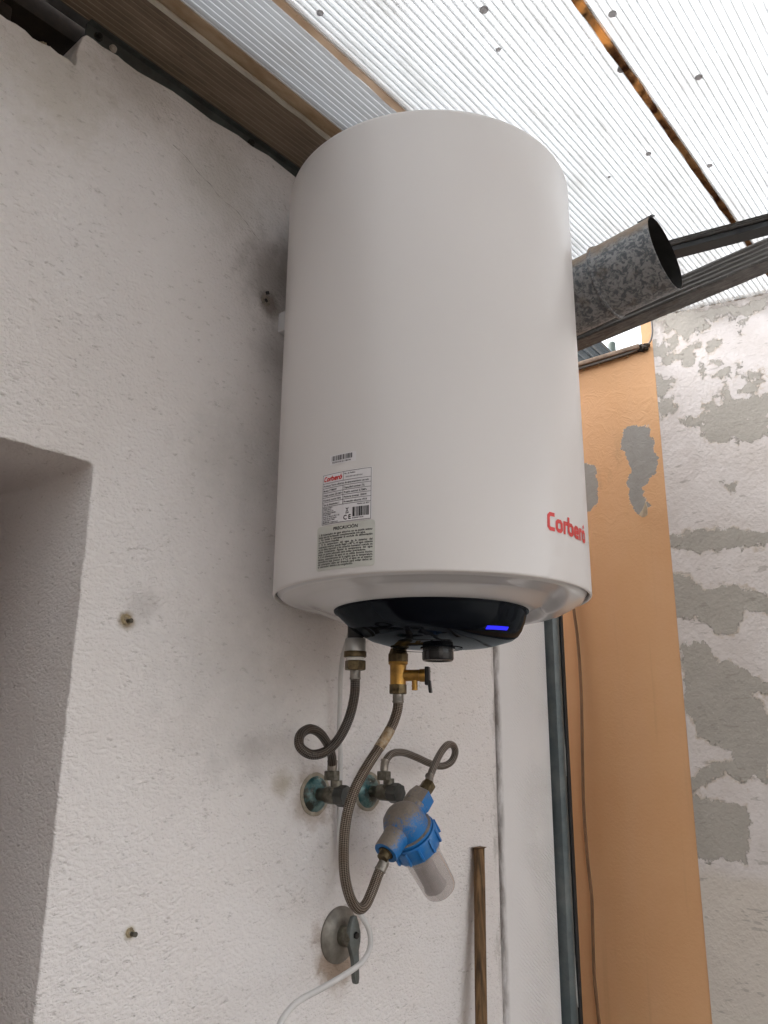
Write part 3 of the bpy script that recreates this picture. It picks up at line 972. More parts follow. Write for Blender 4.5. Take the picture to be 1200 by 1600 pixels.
# grey discs under the sheets, standing in for shadows of screw washers above
wm = None
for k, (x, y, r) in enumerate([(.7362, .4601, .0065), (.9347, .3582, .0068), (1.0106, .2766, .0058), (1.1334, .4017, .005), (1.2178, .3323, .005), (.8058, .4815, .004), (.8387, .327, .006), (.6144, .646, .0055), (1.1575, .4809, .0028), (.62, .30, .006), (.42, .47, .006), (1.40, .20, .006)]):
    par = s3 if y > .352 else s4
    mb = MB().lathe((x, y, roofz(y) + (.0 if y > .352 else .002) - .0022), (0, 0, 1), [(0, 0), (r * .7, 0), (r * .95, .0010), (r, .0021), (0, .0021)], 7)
    obj('washer_shadow', mb, M_SHADOWWASH, par)

# steel angle carrying the roof along the wall
led = thing('roof_ledger', (.6, WY, .98), 'grey steel angle bolted along the top of the plastered wall', 'steel angle')
box('angle_leg', (.433, WY + .0025, .948), (1.70, WY + .0065, .984), M_LEDGER, led)
lp = MB().box((.433, .9265, .9832), (1.70, WY + .0063, .9842))
lp.box((.433, .9262, .9808), (1.70, .9272, .983))
obj('angle_lip', lp, M_LEDGER, led)
for x, z in ((.4506, .9712), (.739, .9735), (1.10, .974)):
    mb = MB().lathe((x, WY + .002, z), (0, -1, 0), [(0, 0), (.0068, 0), (.0068, .0015), (.0042, .002), (.0042, .006), (0, .006)], 12)
    obj('bolt', mb, M_BOLT, led, smooth=True)
mb = MB().lathe((.475, WY + .0025, .9695), (0, -1, 0), [(0, 0), (.006, 0), (.005, .004), (.0015, .006), (0, .006)], 9)
obj('plaster_dab', mb, m_simple('plaster_dab', (.40, .35, .30), .9, 0, .2, 90, .002), led, smooth=True)

# unseen flashing, added to shade the roof next to the house
fla = box('shade_flashing', (XL, .80, 1.012), (1.70, .978, 1.018), m_simple('grey_flashing', (.20, .20, .20), .6), None)
tag(fla, 'unseen grey flashing added to shade the roof along the house', 'flashing')

# rafters
raf = thing('roof_rafter', (1.42, .3, roofz(.3) - .01), 'grooved dark steel rafter directly under the roof end', 'rafter')


def fluted(mb, x0, x1, f_lo, f_hi, ya, yb, nfl=4, depth=.0016):
    """long section between ya and yb; left face carries grooves"""
    prof = []
    for i in range(nfl * 4 + 1):
        t = i / (nfl * 4)
        prof.append((x0 + depth * (.5 + .5 * math.cos(t * nfl * 2 * PI)), t))
    prof += [(x1, 1.), (x1, 0.)]
    vs, fs = [], []
    n = len(prof)
    for y in (ya, yb):
        for x, t in prof:
            vs.append((x, y, f_lo(y) + (f_hi(y) - f_lo(y)) * t))
    fs.append(tuple(range(n)))
    fs.append(tuple(range(2 * n - 1, n - 1, -1)))
    for i in range(n):
        j = (i + 1) % n
        fs.append((i, i + n, j + n, j))
    return mb.add(vs, fs)


obj('section', fluted(MB(), 1.400, 1.440, lambda y: roofz(y) - .0140, lambda y: roofz(y) - .0015, -1.7, .93, 3), M_RAFTER, raf, smooth=True)
obj('channel_shade', MB().add([(x, y, roofz(y) + h) for y in (-1.7, .93) for x, h in ((1.4045, -.0141), (1.437, -.0141), (1.437, -.0250), (1.4045, -.0250))], [(0, 1, 2, 3), (7, 6, 5, 4), (0, 4, 5, 1), (1, 5, 6, 2), (2, 6, 7, 3), (3, 7, 4, 0)]), M_MATTEBLACK, raf)  # black block paints the shaded hollow below the section
brz = lambda y: .777 + (.673 - y) * .0955
bra = thing('rafter_brace', (1.41, .5, .79), 'weathered grooved steel brace sloping up behind the open flue pipe', 'brace')
obj('section', fluted(MB(), 1.396, 1.438, lambda y: brz(y), lambda y: brz(y) + .044, .06, .934, 5), M_RAFTER, bra, smooth=True)

# ------------------------------------------------------------------ flue pipe
fl_o = Vector((1.258, .432, .811))
fdir = Vector((0, 1, -.14)).normalized()
fp = thing('flue_pipe', tuple(fl_o), 'open galvanised flue pipe stub sticking out beside the heater', 'pipe')
RP = .0675
obj('pipe_wall', MB().lathe(fl_o, fdir, [(RP, 0), (RP + .0008, .0015), (RP + .0002, .004), (RP, .03), (RP, .110)], 64), M_GALV, fp, smooth=True)
ns = MB().lathe(fl_o, fdir, [(RP - .0012, .0), (RP - .0012, .104), (RP - .0050, .116), (RP - .0050, .49), (0, .49)], 48)
obj('dark_lining', ns, m_simple('near_black_liner', (.012, .011, .010), .9, 0, .3, 40), fp, smooth=True)  # near-black lining inside the open pipe
obj('joint_bead', MB().lathe(fl_o, fdir, [(RP - .0005, .108), (RP + .0022, .1095), (RP + .0030, .112), (RP + .0022, .1145), (RP - .0020, .1165), (RP - .0045, .118)], 64), M_GALV, fp, smooth=True)
obj('inner_pipe', MB().lathe(fl_o, fdir, [(RP - .0026, .116), (RP - .0026, .505)], 64), M_GALV, fp, smooth=True)
tab = MB()
for k in range(9):
    a = R_(62 + k * 2.2)
    for q in (.0002, .010):
        pass
e1 = Vector((1, 0, 0))
e2 = fdir.cross(e1)
tv, tf = [], []
for k in range(7):
    a = R_(128 - k * 3.5)
    dv = -e1 * math.cos(a) * 0 + (e1 * math.cos(a) + (-e2) * math.sin(a))
    for rr, hh in ((RP + .0006, -.004), (RP + .0006, .022), (RP + .0020, .022), (RP + .0020, -.004)):
        tv.append(fl_o + dv * rr + fdir * hh)
for k in range(6):
    for q in range(4):
        tf.append((4 * k + q, 4 * k + (q + 1) % 4, 4 * k + 4 + (q + 1) % 4, 4 * k + 4 + q))
tf += [(0, 1, 2, 3), (27, 26, 25, 24)]
obj('seam_tab', tab.add(tv, tf), M_GALV, fp)

# ------------------------------------------------------------------ water heater
CX, CY, RB = .9205, .695, .225
heater = thing('water_heater', (CX, CY, .17), 'white cylindrical electric water heater hanging on the plastered wall', 'water heater')
body = [(0, .836), (.17, .8358), (.214, .835), (.2195, .8335), (.2235, .830), (.225, .825), (.225, .50), (.225, .1860), (.2248, .1842), (.2240, .1828), (.2228, .1822), (.2216, .1828), (.2210, .1845), (.2209, .187), (.2209, .195)]
obj('tank_shell', MB().lathe((CX, CY, 0), (0, 0, 1), body, 160), M_HEATER, heater, smooth=True)


def smst(x, a, b):
    t = min(1, max(0, (x - a) / (b - a)))
    return t * t * (3 - 2 * t)


def cap_z(r, th):
    """underside of the plastic end cap; th in degrees"""
    s = (.2182 - r) / (.2182 - .1375)
    lip = .1865 - .0050 * smst(s, 0, .07)
    front = lip - .0035 * smst(s, .05, .55) - .0115 * smst(s, .45, 1.0) ** .9
    belly = lip - .0205 * math.sin(min(1, s / .62) * PI * .5) + .0190 * smst(s, .68, .90) - .0120 * smst(s, .91, 1)
    edge = -97 + 40 * s
    w_ = smst(th, edge, edge + 9) * (1 - smst(th, 75, 110))
    return front * (1 - w_) + belly * w_


capm = MB()
NA, NR = 240, 40
vs, fs = [], []
for i in range(NR + 1):
    r = .2182 + (.1375 - .2182) * i / NR
    for k in range(NA):
        th = -180 + 360 * k / NA
        vs.append((CX + r * math.cos(R_(th)), CY + r * math.sin(R_(th)), cap_z(r, th)))
for i in range(NR):
    for k in range(NA):
        k2 = (k + 1) % NA
        fs.append((i * NA + k, i * NA + k2, (i + 1) * NA + k2, (i + 1) * NA + k))
obj('end_cap', capm.add(vs, fs), M_CAP, heater, smooth=True)
obj('cap_gap', MB().lathe((CX, CY, 0), (0, 0, 1), [(.2165, .1880), (.2209, .1880)], 120), M_MATTEBLACK, heater)
steep = [(.1385, .176), (.1385, .1655), (.1375, .1640), (.1362, .1640), (.1350, .1600), (.1322, .1500), (.1275, .1385), (.1225, .1315), (.1160, .1272), (.0930, .1208), (.0600, .1175), (.02, .1163), (0, .1162)]
gentle = [(.1385, .176), (.1385, .1655), (.1375, .1640), (.1362, .1640), (.1325, .1605), (.1240, .1525), (.1150, .1435), (.1110, .1400), (.1060, .1368), (.0850, .1262), (.0560, .1180), (.02, .1163), (0, .1162)]


def bowl_pt(i, th):
    w_ = .5 + .5 * math.cos(R_(th + 62))
    w_ = smst(w_, .12, .80)
    (r0, z0), (r1, z1) = gentle[i], steep[i]
    return r0 + (r1 - r0) * w_, z0 + (z1 - z0) * w_


bm_ = MB()
NB = 144
vs, fs = [], []
for i in range(len(steep)):
    for k in range(NB):
        th = -180 + 360 * k / NB
        r, z = bowl_pt(i, th)
        vs.append((CX + max(r, 1e-5) * math.cos(R_(th)), CY + max(r, 1e-5) * math.sin(R_(th)), z))
for i in range(len(steep) - 1):
    for k in range(NB):
        k2 = (k + 1) % NB
        fs.append((i * NB + k, i * NB + k2, (i + 1) * NB + k2, (i + 1) * NB + k))
bw = obj('control_panel', bm_.add(vs, fs), M_BLACK, heater, smooth=True)
# indicator bar
def bowl_r(z, th):
    P = [bowl_pt(i, th) for i in range(len(steep))]
    for (r0, z0), (r1, z1) in zip(P, P[1:]):
        if z1 <= z <= z0 and z0 > z1:
            return r0 + (r1 - r0) * (z0 - z) / (z0 - z1)
    return .13


lv, lf = [], []
for k in range(9):
    th = -107.5 + 19 * k / 8
    zc = .1325 + .0018 * k / 8
    for z in (zc + .0024, zc - .0020):
        rr = bowl_r(z, th) + .0007
        lv.append((CX + rr * math.cos(R_(th)), CY + rr * math.sin(R_(th)), z))
for k in range(8):
    lf.append((2 * k, 2 * k + 1, 2 * k + 3, 2 * k + 2))
obj('indicator_light', MB().add(lv, lf), M_LED, heater)
kx, ky = CX + .008, CY - .006
kb = obj('thermostat_knob', MB().lathe((kx, ky, .1170), (0, 0, -1), [(.0245, 0), (.0245, .0025), (.0215, .003), (.0215, .0055), (.0222, .006), (.0222, .016), (.0212, .018), (.0185, .0185), (.018, .0172), (0, .0172)], 40), M_KNOB, heater, smooth=True)
obj('knob_rim', MB().lathe((kx, ky, .1170), (0, 0, -1), [(.0214, .0181), (.0200, .0190), (.0186, .0187)], 40), M_CRIMP, kb, smooth=True)
obj('access_disc', MB().lathe((CX + .008, CY + .012, .1163), (0, 0, -1), [(.0500, -.0004), (.0500, .0003), (.0494, .0004), (.0488, .0003), (.0488, -.0004)], 64), M_BLACK, heater, smooth=True)
obj('hook_bracket', MB().box((.8165, .914, .646), (.86, .9345, .682)), M_CAP, heater, bevel=.003)

# water stubs of the tank
for x, nm in ((.8605, 'hot'), (.957, 'cold')):
    obj('water_outlet', MB().lathe((x, .785, .180), (0, 0, -1), [(.0115, 0), (.0115, .055), (0, .055)], 20), M_MATTEBLACK if nm == 'hot' else M_BRASS_DARK, heater, smooth=True)


# ---- printing on the tank
def on_tank(th, u, v, h):
    """u metres round the tank from angle th, v height, h off the shell"""
    a = R_(th) + u / RB
    return (CX + (RB + h) * math.cos(a), CY + (RB + h) * math.sin(a), v)


def patch(name, th, w_, z0, z1, mat, parent, h=.0004, r=0., nseg=18, skew=0.):
    vs, fs = [], []
    us = sorted(set([0, w_] + [w_ * i / nseg for i in range(nseg + 1)] + ([r * t for t in (.1, .3, .6, 1)] + [w_ - r * t for t in (.1, .3, .6, 1)] if r else [])))
    for u in us:
        d = 0
        if r:
            e = min(u, w_ - u)
            if e < r:
                d = r - math.sqrt(max(0, r * r - (r - e) ** 2))
        vs += [on_tank(th, u, z0 + d + skew * u, h), on_tank(th, u, z1 - d + skew * u, h)]
    for i in range(len(us) - 1):
        fs.append((2 * i, 2 * i + 2, 2 * i + 3, 2 * i + 1))
    return obj(name, MB().add(vs, fs), mat, parent)


def text_mesh(body, size, width=None, align='LEFT', space=1.0, leading=1.0):
    cu = bpy.data.curves.new('tmp_text', 'FONT')
    cu.body = body
    cu.size = size
    cu.resolution_u = 2
    cu.align_x = align
    cu.space_line = leading
    cu.space_character = space
    cu.offset = size * .022
    if width:
        cu.text_boxes[0].width = width
    o = bpy.data.objects.new('tmp_text', cu)
    COL.objects.link(o)
    dg = bpy.context.evaluated_depsgraph_get()
    me = bpy.data.meshes.new_from_object(o.evaluated_get(dg))
    vs = [tuple(v.co) for v in me.vertices]
    fs = [tuple(p.vertices) for p in me.polygons]
    bpy.data.objects.remove(o)
    bpy.data.curves.remove(cu)
    bpy.data.meshes.remove(me)
    return vs, fs


def print_text(mb, body, size, th, u, v, h=.0008, squash=1.0, **kw):
    vs, fs = text_mesh(body, size, **kw)
    mb.add([on_tank(th, u + x * squash, v + y, h) for x, y, z in vs], fs)


def bar(mb, th, u0, u1, v0, v1, h=.0008):
    n = max(1, int((u1 - u0) / .006))
    vs = []
    for i in range(n + 1):
        u = u0 + (u1 - u0) * i / n
        vs += [on_tank(th, u, v0, h), on_tank(th, u, v1, h)]
    mb.add(vs, [(2 * i, 2 * i + 2, 2 * i + 3, 2 * i + 1) for i in range(n)])


def barcode(mb, th, u0, u1, v0, v1, seed, dens=.00055):
    r = random.Random(seed)
    u = u0
    while u < u1:
        wd = dens * r.choice((1, 1, 2, 3))
        bar(mb, th, u, min(u + wd, u1), v0, v1)
        u += wd + dens * r.choice((1, 1, 2))


def logo(mb, size, fn, slant=.06, wt=.20):
    """heavy squared lettering drawn as strokes; fn(x, y, layer) -> point"""
    C_ = [[(.62, .9), (.22, .9), (.1, .78), (.1, .22), (.22, .1), (.62, .1)]]
    loop = lambda x, w_: [[(x + .22, .1), (x + .1, .2), (x + .1, .52), (x + .22, .62), (x + w_ - .22, .62), (x + w_ - .1, .52), (x + w_ - .1, .2), (x + w_ - .22, .1), (x + .22, .1)]]
    strokes = [('s', p) for p in C_]
    x = .70
    strokes += [('s', p) for p in loop(x, .66)]
    x = 1.44
    strokes += [('s', [(x + .1, 0), (x + .1, .72)]), ('s', [(x + .1, .50), (x + .22, .62), (x + .44, .62)])]
    x = 1.88
    strokes += [('s', [(x + .1, .15), (x + .1, 1.02)])] + [('s', p) for p in loop(x, .66)]
    x = 2.62
    strokes += [('s', [(x + .60, .1), (x + .22, .1), (x + .1, .2), (x + .1, .52), (x + .22, .62), (x + .44, .62), (x + .56, .54), (x + .56, .36), (x + .14, .36)])]
    x = 3.34
    strokes += [('s', [(x + .1, 0), (x + .1, .72)]), ('s', [(x + .1, .50), (x + .22, .62), (x + .44, .62)])]
    x = 3.80
    strokes += [('s', p) for p in loop(x, .66)] + [('s', [(x + .26, .84), (x + .44, 1.0)])]
    for li, (_, P) in enumerate(strokes):
        hw_ = wt / 2
        for i in range(len(P) - 1):
            a, b = Vector(P[i]), Vector(P[i + 1])
            d = (b - a).normalized()
            nrm = Vector((-d.y, d.x))
            ex = hw_ * .42
            first, last = i == 0, i == len(P) - 2
            closed = (Vector(P[0]) - Vector(P[-1])).length < 1e-6
            a2 = a - d * (ex if (not first or closed) else 0)
            b2 = b + d * (ex if (not last or closed) else 0)
            m = max(1, int((b2 - a2).length / .3))
            vs = []
            for q in range(m + 1):
                c = a2 + (b2 - a2) * q / m
                for sgn in (-1, 1):
                    p = c + nrm * hw_ * sgn
                    vs.append(fn((p.x + slant * p.y) * size, p.y * size, li * 12 + i))
            mb.add(vs, [(2 * k, 2 * k + 2, 2 * k + 3, 2 * k + 1) for k in range(m)])
    return 4.46 * size


# serial sticker
ser = patch('serial_sticker', -177.0, .0400, .3262, .3390, M_PAPER, heater)
mb = MB()
barcode(mb, -177.0, .0035, .0350, .3310, .3375, 3, .00050)
print_text(mb, '7502594 0106 22 1 8B2746', .0026, -177.0, .0036, .3278)
obj('print', mb, M_INK, ser)
# rating plate
TH = 180.
rat = patch('rating_label', TH, .0745, .2490, .3155, M_PAPER, heater)
mb = MB()
ln = .0005
W0, W1, Wm = .0012, .0733, .0335
for v in (.3145, .3032, .2968, .2907, .2846, .2785, .2724, .2500):
    bar(mb, TH, W0, W1, v - ln, v)
for u, v0, v1 in ((W0, .25, .3145), (W1 - ln, .25, .3145), (Wm, .3032, .3145), (Wm, .2724, .2968)):
    bar(mb, TH, u, u + ln, v0, v1, .00085)
fs_ = .0035
print_text(mb, 'No. de Pedido:', .0027, TH, Wm + .0015, .3105)
print_text(mb, '0 0 0 0 0 0 0 0 0 0 0 4', .0026, TH, Wm + .004, .3060)
print_text(mb, 'Producto: Termo eléctrico de almacenamiento cerrado', fs_, TH, .0026, .2985, squash=.86)
for i, (a, b) in enumerate((('Modelo: CTM80VP', 'Capacidad nominal: 75L'), ('Voltaje nominal: 220-240V~', 'Presión nominal: 0,75MPa'), ('Frecuencia nominal: 50Hz', 'Potencia nominal: 1500W'), ('Tipo de alimentación: 1', 'Protección eléctrica: IPX4'))):
    v = .2921 - i * .0061
    print_text(mb, a, fs_, TH, .0026, v, squash=.78)
    print_text(mb, b, fs_, TH, Wm + .0016, v, squash=.88)
print_text(mb, 'Datos de contacto:\nCORBELLAR S.L.\nP.I. Les Guixeres, s/n\n08915 Badalona, (España)\nNIF B63106080\nServicio de asistencia: 902 11 55\nTensión de servicio: España\nServicio Técnico Oficial\n902 00 20 10', .0025, TH, .0026, .2700, squash=.8, leading=.92)
print_text(mb, 'www.termos.es   info@termos.es', .0022, TH, .0026, .2510, squash=.8)
print_text(mb, 'Hecho en RPC', .0028, TH, .0545, .2690)
barcode(mb, TH, .0480, .0705, .2545, .2665, 8, .00055)
print_text(mb, '8 436040 714108', .0022, TH, .0478, .2520)
print_text(mb, 'C E', .0082, TH, .0350, .2520, squash=.9)
# crossed-out bin
for (x0, y0, x1, y1) in ((.0385, .2610, .0425, .2670), (.0425, .2610, .0385, .2670)):
    vs = [on_tank(TH, x0 - .0003, y0, .0009), on_tank(TH, x0 + .0003, y0, .0009), on_tank(TH, x1 + .0003, y1, .0009), on_tank(TH, x1 - .0003, y1, .0009)]
    mb.add(vs, [(0, 1, 2, 3)])
bar(mb, TH, .0388, .0422, .2655, .2661, .001)
bar(mb, TH, .0396, .0414, .2618, .2624, .001)
bar(mb, TH, .0382, .0428, .2596, .2605)
obj('print', mb, M_INK, rat)
mb = MB()
logo(mb, .0064, lambda x, y, l: on_tank(TH, .0028 + x, .3054 + y, .0006 + l * .000003), .18, .22)
obj('brand_name', mb, M_RED, rat)
# caution plate
TH2 = 178.3
cau = patch('caution_label', TH2, .0855, .1915, .2478, M_SILVER, heater, .0005, .004)
mb = MB()
print_text(mb, 'PRECAUCIÓN', .0057, TH2, .0270, .2405)
body_t = ('1. El Calentador de agua eléctrico no se puede activar hasta que se ha llenado completamente con agua.\n'
          '2. No doblar o estropear el enchufe de alimentación con las manos mojadas.\n'
          '3. Si la temperatura del agua de la exterior del recipiente interior puede llegar a 80°C, el agua caliente no se debe exponer a los usuarios humanos cuando se utiliza inicialmente. Ajustar la temperatura del agua hasta un punto adecuado para evitar quemaduras.\n'
          '4. Si el calentador de agua no se utiliza durante mucho tiempo, especialmente en la región que la temperatura atmosférica baja (menor a 0°C), el agua en el interior del calentador debe ser drenada para evitar daños en el calentador debido a la congelación.')
print_text(mb, body_t, .0036, TH2, .0030, .2355, width=.0795 / .98, align='JUSTIFY', leading=.86, squash=.98)
obj('print', mb, M_INK, cau)
# brand on the front
mb = MB()
logo(mb, .0238, lambda x, y, l: on_tank(-102.8, x * .955, .2445 + y, .0004 + l * .000004), .05, .215)
obj('brand_name', mb, M_RED, heater)


# ------------------------------------------------------------------ plumbing
def nut(mb, o, ax, r, h, h0=0.):
    mb.lathe(o, ax, [(0, h0), (r * .93, h0), (r, h0 + .0012), (r, h0 + h - .0012), (r * .93, h0 + h), (0, h0 + h)], 6)


def hose(name, pts, r, mat, label, end0=True, end1=True, n=10, crimp=.019, group=None):
    sp = spline(pts, n)
    t = thing(name, tuple(sp[0]), label, 'hose', group)
    obj('braided_sleeve', MB().tube(sp, r, 20), mat, t, smooth=True)
    for on, P, D in ((end0, sp[0], (sp[1] - sp[0]).normalized()), (end1, sp[-1], (sp[-2] - sp[-1]).normalized())):
        if on:
            mb = MB().lathe(P - D * .003, D, [(0, 0), (r * .80, 0), (r * .86, .003), (r * 1.05, .0035), (r * 1.10, .006), (r * 1.10, crimp - .004), (r * 1.18, crimp - .003), (r * 1.18, crimp - .0012), (r * 1.02, crimp)], 20)
            obj('crimp_collar', mb, M_CRIMP, t, smooth=True)
    return t


H1 = [(.8613, .785, .0880), (.8616, .785, .0687), (.8645, .7885, .0521), (.8635, .7931, .0302), (.8575, .798, .0083), (.8502, .8088, -.0133), (.8394, .8202, -.0263), (.8244, .8302, -.0297), (.8131, .8391, -.0221), (.8135, .8452, -.0111), (.8247, .8509, -.0008), (.8471, .8571, .0046), (.8742, .8644, -.0015), (.9003, .8735, -.0171), (.9173, .8814, -.033), (.9261, .888, -.0472), (.9270, .889, -.056)]
h1 = hose('braided_hose', H1, .0068, M_BRAID_DARK, 'dark braided hose with a loop, left end at the first angle valve')
mb = MB()
nut(mb, (.8613, .785, .0990), (0, 0, -1), .0150, .0135)
obj('union_nut', mb, M_BRASS_DARK, h1, smooth=False)
mb = MB()
nut(mb, (.9274, .8893, -.0560), (0, 0, -1), .0118, .0135)
obj('union_nut', mb, M_NUT, h1)
# sleeve joint between tank and hose
sl = thing('outlet_sleeve', (.8605, .785, .1), 'silver sleeve and brass ring on the hot water outlet', 'pipe sleeve')
obj('sleeve', MB().lathe((.8605, .785, .1300), (0, 0, -1), [(0, 0), (.0140, 0), (.0148, .001), (.0148, .0185), (0, .0185)], 28), M_SLEEVE, sl, smooth=True)
obj('brass_ring', MB().lathe((.8605, .785, .1117), (0, 0, -1), [(.010, 0), (.0158, 0), (.0162, .0006), (.0162, .0075), (.0156, .0082), (.010, .0082)], 28), M_BRASS_DARK, sl, smooth=True)
obj('thread_tape', MB().lathe((.8607, .785, .1036), (0, 0, -1), [(.0125, 0), (.0132, .001), (.0125, .0025), (.0130, .0047)], 24), M_TEFLON, sl, smooth=True)

H2 = [(.9572, .785, .0590), (.9572, .785, .0470), (.9562, .785, .0343), (.9501, .7875, .0157), (.9388, .7902, -.0026), (.9215, .7935, -.024), (.9014, .7975, -.0484), (.8854, .8021, -.0738), (.8775, .8075, -.1007), (.8762, .8128, -.1285), (.8805, .8184, -.1582), (.8881, .8235, -.1858), (.9002, .828, -.2107), (.9131, .8296, -.2297), (.9261, .8291, -.2389), (.9391, .8287, -.2357), (.9516, .8278, -.2196), (.9641, .8267, -.1981), (.9746, .8235, -.1810)]
h2 = hose('braided_hose', H2, .0074, M_BRAID_BROWN, 'longest brown braided hose running from the brass valve to the blue filter')
mb = MB()
sp2 = spline(H2, 10)
obj('old_paper_tag', MB().tube(sp2[36:50], .0079, 18, cap=False), m_simple('brown_paper_tag', (.30, .19, .09), .7, 0, .3, 90, dirt=(.55, .47, .36), dirtamt=.7, dscale=120), h2, smooth=True)

H3 = [(1.0476, .888, -.0600), (1.0491, .888, -.051), (1.0541, .8869, -.0401), (1.0674, .8858, -.0323), (1.0924, .8843, -.0315), (1.1244, .8823, -.0392), (1.1607, .8801, -.0502), (1.1838, .8713, -.0547), (1.2004, .864, -.0474), (1.204, .858, -.0324), (1.1939, .8547, -.0204), (1.1733, .8521, -.0192), (1.146, .8471, -.0325), (1.1187, .8404, -.0532), (1.0993, .8345, -.0694), (1.0905, .829, -.078)]
h3 = hose('braided_hose', H3, .0060, M_BRAID_LIGHT, 'thin dull braided hose looping from the second angle valve to the blue filter', crimp=.022)
mb = MB()
nut(mb, (1.0475, .888, -.0600), (0, 0, -1), .0112, .0135)
obj('union_nut', mb, M_NUT, h3)
mb = MB()
fpd = Vector((-.755, 0, -.656))
nut(mb, Vector((1.0165, .82, -.1316)) - fpd * .083, fpd, .0115, .018)
obj('union_nut', mb, M_BRASS_DARK, h3)

# brass safety valve under the tank
vx, vy = .9572, .785
sv = thing('safety_valve', (vx, vy, .08), 'yellow brass safety valve with black lever under the tank', 'valve')
mb = MB().lathe((vx, vy, .1235), (0, 0, -1), [(0, 0), (.0118, 0), (.0138, .006), (.0152, .0085), (.0152, .0195), (.0140, .0200), (0, .0200)], 12)
obj('top_nut', mb, M_BRASS_DARK, sv, smooth=False)
mb = MB().lathe((vx, vy, .1042), (0, 0, -1), [(.0145, 0), (.0148, .001), (.0148, .0035), (.0126, .0055), (.0122, .010), (.0120, .034), (0, .034)], 24)
obj('valve_body', mb, M_BRASS, sv, smooth=True)
mb = MB().lathe((vx, vy, .0702), (0, 0, -1), [(0, 0), (.0128, 0), (.0130, .0012), (.0130, .0130), (.0122, .0140), (0, .0140)], 8)
obj('bottom_nut', mb, M_BRASS_DARK, sv)
bd = Vector((.45, -.89, 0)).normalized()
bo = Vector((vx, vy, .0835))
br = obj('relief_branch', MB().lathe(bo, bd, [(.0085, .009), (.0085, .033), (.0095, .0335), (.0098, .040), (.0088, .0420), (0, .0420)], 20), M_BRASS, sv, smooth=True)
obj('drain_nipple', MB().lathe(bo + bd * .0255 - Vector((0, 0, .006)), (0, 0, -1), [(.0046, 0), (.0042, .008), (.0048, .0095), (.0042, .012), (.0046, .0155), (.0030, .016), (0, .0155)], 14), M_BRASS, br, smooth=True)
lm = MB()
rad_box(lm, bo + bd * .0450 + Vector((0, 0, -.001)), (0, 0, 1), (.0135, .0075, .0032), bd)
rad_box(lm, bo + bd * .0485 + Vector((0, 0, -.0165)), Vector((0, 0, 1)) - bd * .12, (.0095, .0060, .0020), bd)
obj('black_lever', lm, M_MATTEBLACK, sv, bevel=.0012)
obj('lever_pin', MB().lathe(bo + bd * .046 + Vector((0, 0, .006)) - bd.cross(Vector((0, 0, 1))) * -.0, bd.cross(Vector((0, 0, 1))) * -1, [(0, .0072), (.0024, .0072), (.0024, .0084), (0, .0084)], 10), M_BRASS, sv, smooth=True)
vs, fs = text_mesh('0,7MPa', .0075)
e_u = bd
e_n = Vector((0, 0, 1)).cross(bd) * -1
if e_n.dot(Vector((-.7, -.6, 0))) < 0:
    e_n = -e_n
mb = MB().add([bo + bd * (.0105 + x * .78) + e_n * (.0087 - abs(y - .0022) * .12) + Vector((0, 0, y - .0022)) for x, y, z in vs], fs)
obj('cast_lettering', mb, M_BRASS, br)

# wall valves
def angle_valve(c, label):
    x, z = c
    t = thing('angle_valve', (x, WY, z), label, 'valve', 'angle valves on the wall')
    pr = [(0, .010), (.012, .010), (.0165, .0085), (.0235, .0050), (.0272, .0012), (.0275, .0002)]
    obj('escutcheon', MB().lathe((x, WY, z), (0, -1, 0), pr, 36), M_PATINA, t, smooth=True)
    rim = MB()
    n = 60
    ring = [(.0315, -.001), (.0318, .0015), (.0295, .0026), (.0262, .0022)]
    vs, fs = [], []
    for k in range(n):
        a = 2 * PI * k / n
        j = 1 + .05 * mnoise.noise(Vector((math.cos(a) * 2, math.sin(a) * 2, x * 7)))
        for r, h in ring:
            vs.append((x + r * j * math.cos(a), WY - h, z + r * j * math.sin(a)))
    for k in range(n):
        for q in range(3):
            fs.append((k * 4 + q, ((k + 1) % n) * 4 + q, ((k + 1) % n) * 4 + q + 1, k * 4 + q + 1))
    obj('lime_rim', rim.add(vs, fs), M_LIME, t, smooth=True)
    b = MB().lathe((x, WY - .009, z), (0, -1, 0), [(.0095, 0), (.0095, .012), (.0120, .016), (.0130, .022), (.0130, .036), (.0110, .040), (0, .040)], 24)
    b.lathe((x - .0005, WY - .046, z), (0, 0, 1), [(.0105, -.006), (.0105, .012), (.0090, .0125), (.0090, .022), (0, .022)], 20)
    obj('valve_body', b, M_VALVE, t, smooth=True)
    hd = MB()
    prof = [(0, 0), (.0128, 0), (.0148, .002), (.0152, .017), (.0142, .0205), (0, .0205)]
    base = MB().lathe((x, WY - .0485, z), (0, -1, 0), prof, 32)
    # fluted grip
    o_ = Vector((x, WY, z))
    for i, p in enumerate(base.v):
        d = Vector(p) - o_
        a = math.atan2(d.z, d.x)
        k = 1 + .055 * math.cos(8 * a)
        base.v[i] = (x + d.x * k, p[1], z + d.z * k)
    obj('handle', base, M_HANDLE, t, smooth=True)
    return t


angle_valve((.938, -.092), 'left of two small angle valves, blue green plate, behind the white cord')
angle_valve((1.0615, -.0935), 'right of two small angle valves, bluer plate, beside the blue filter')

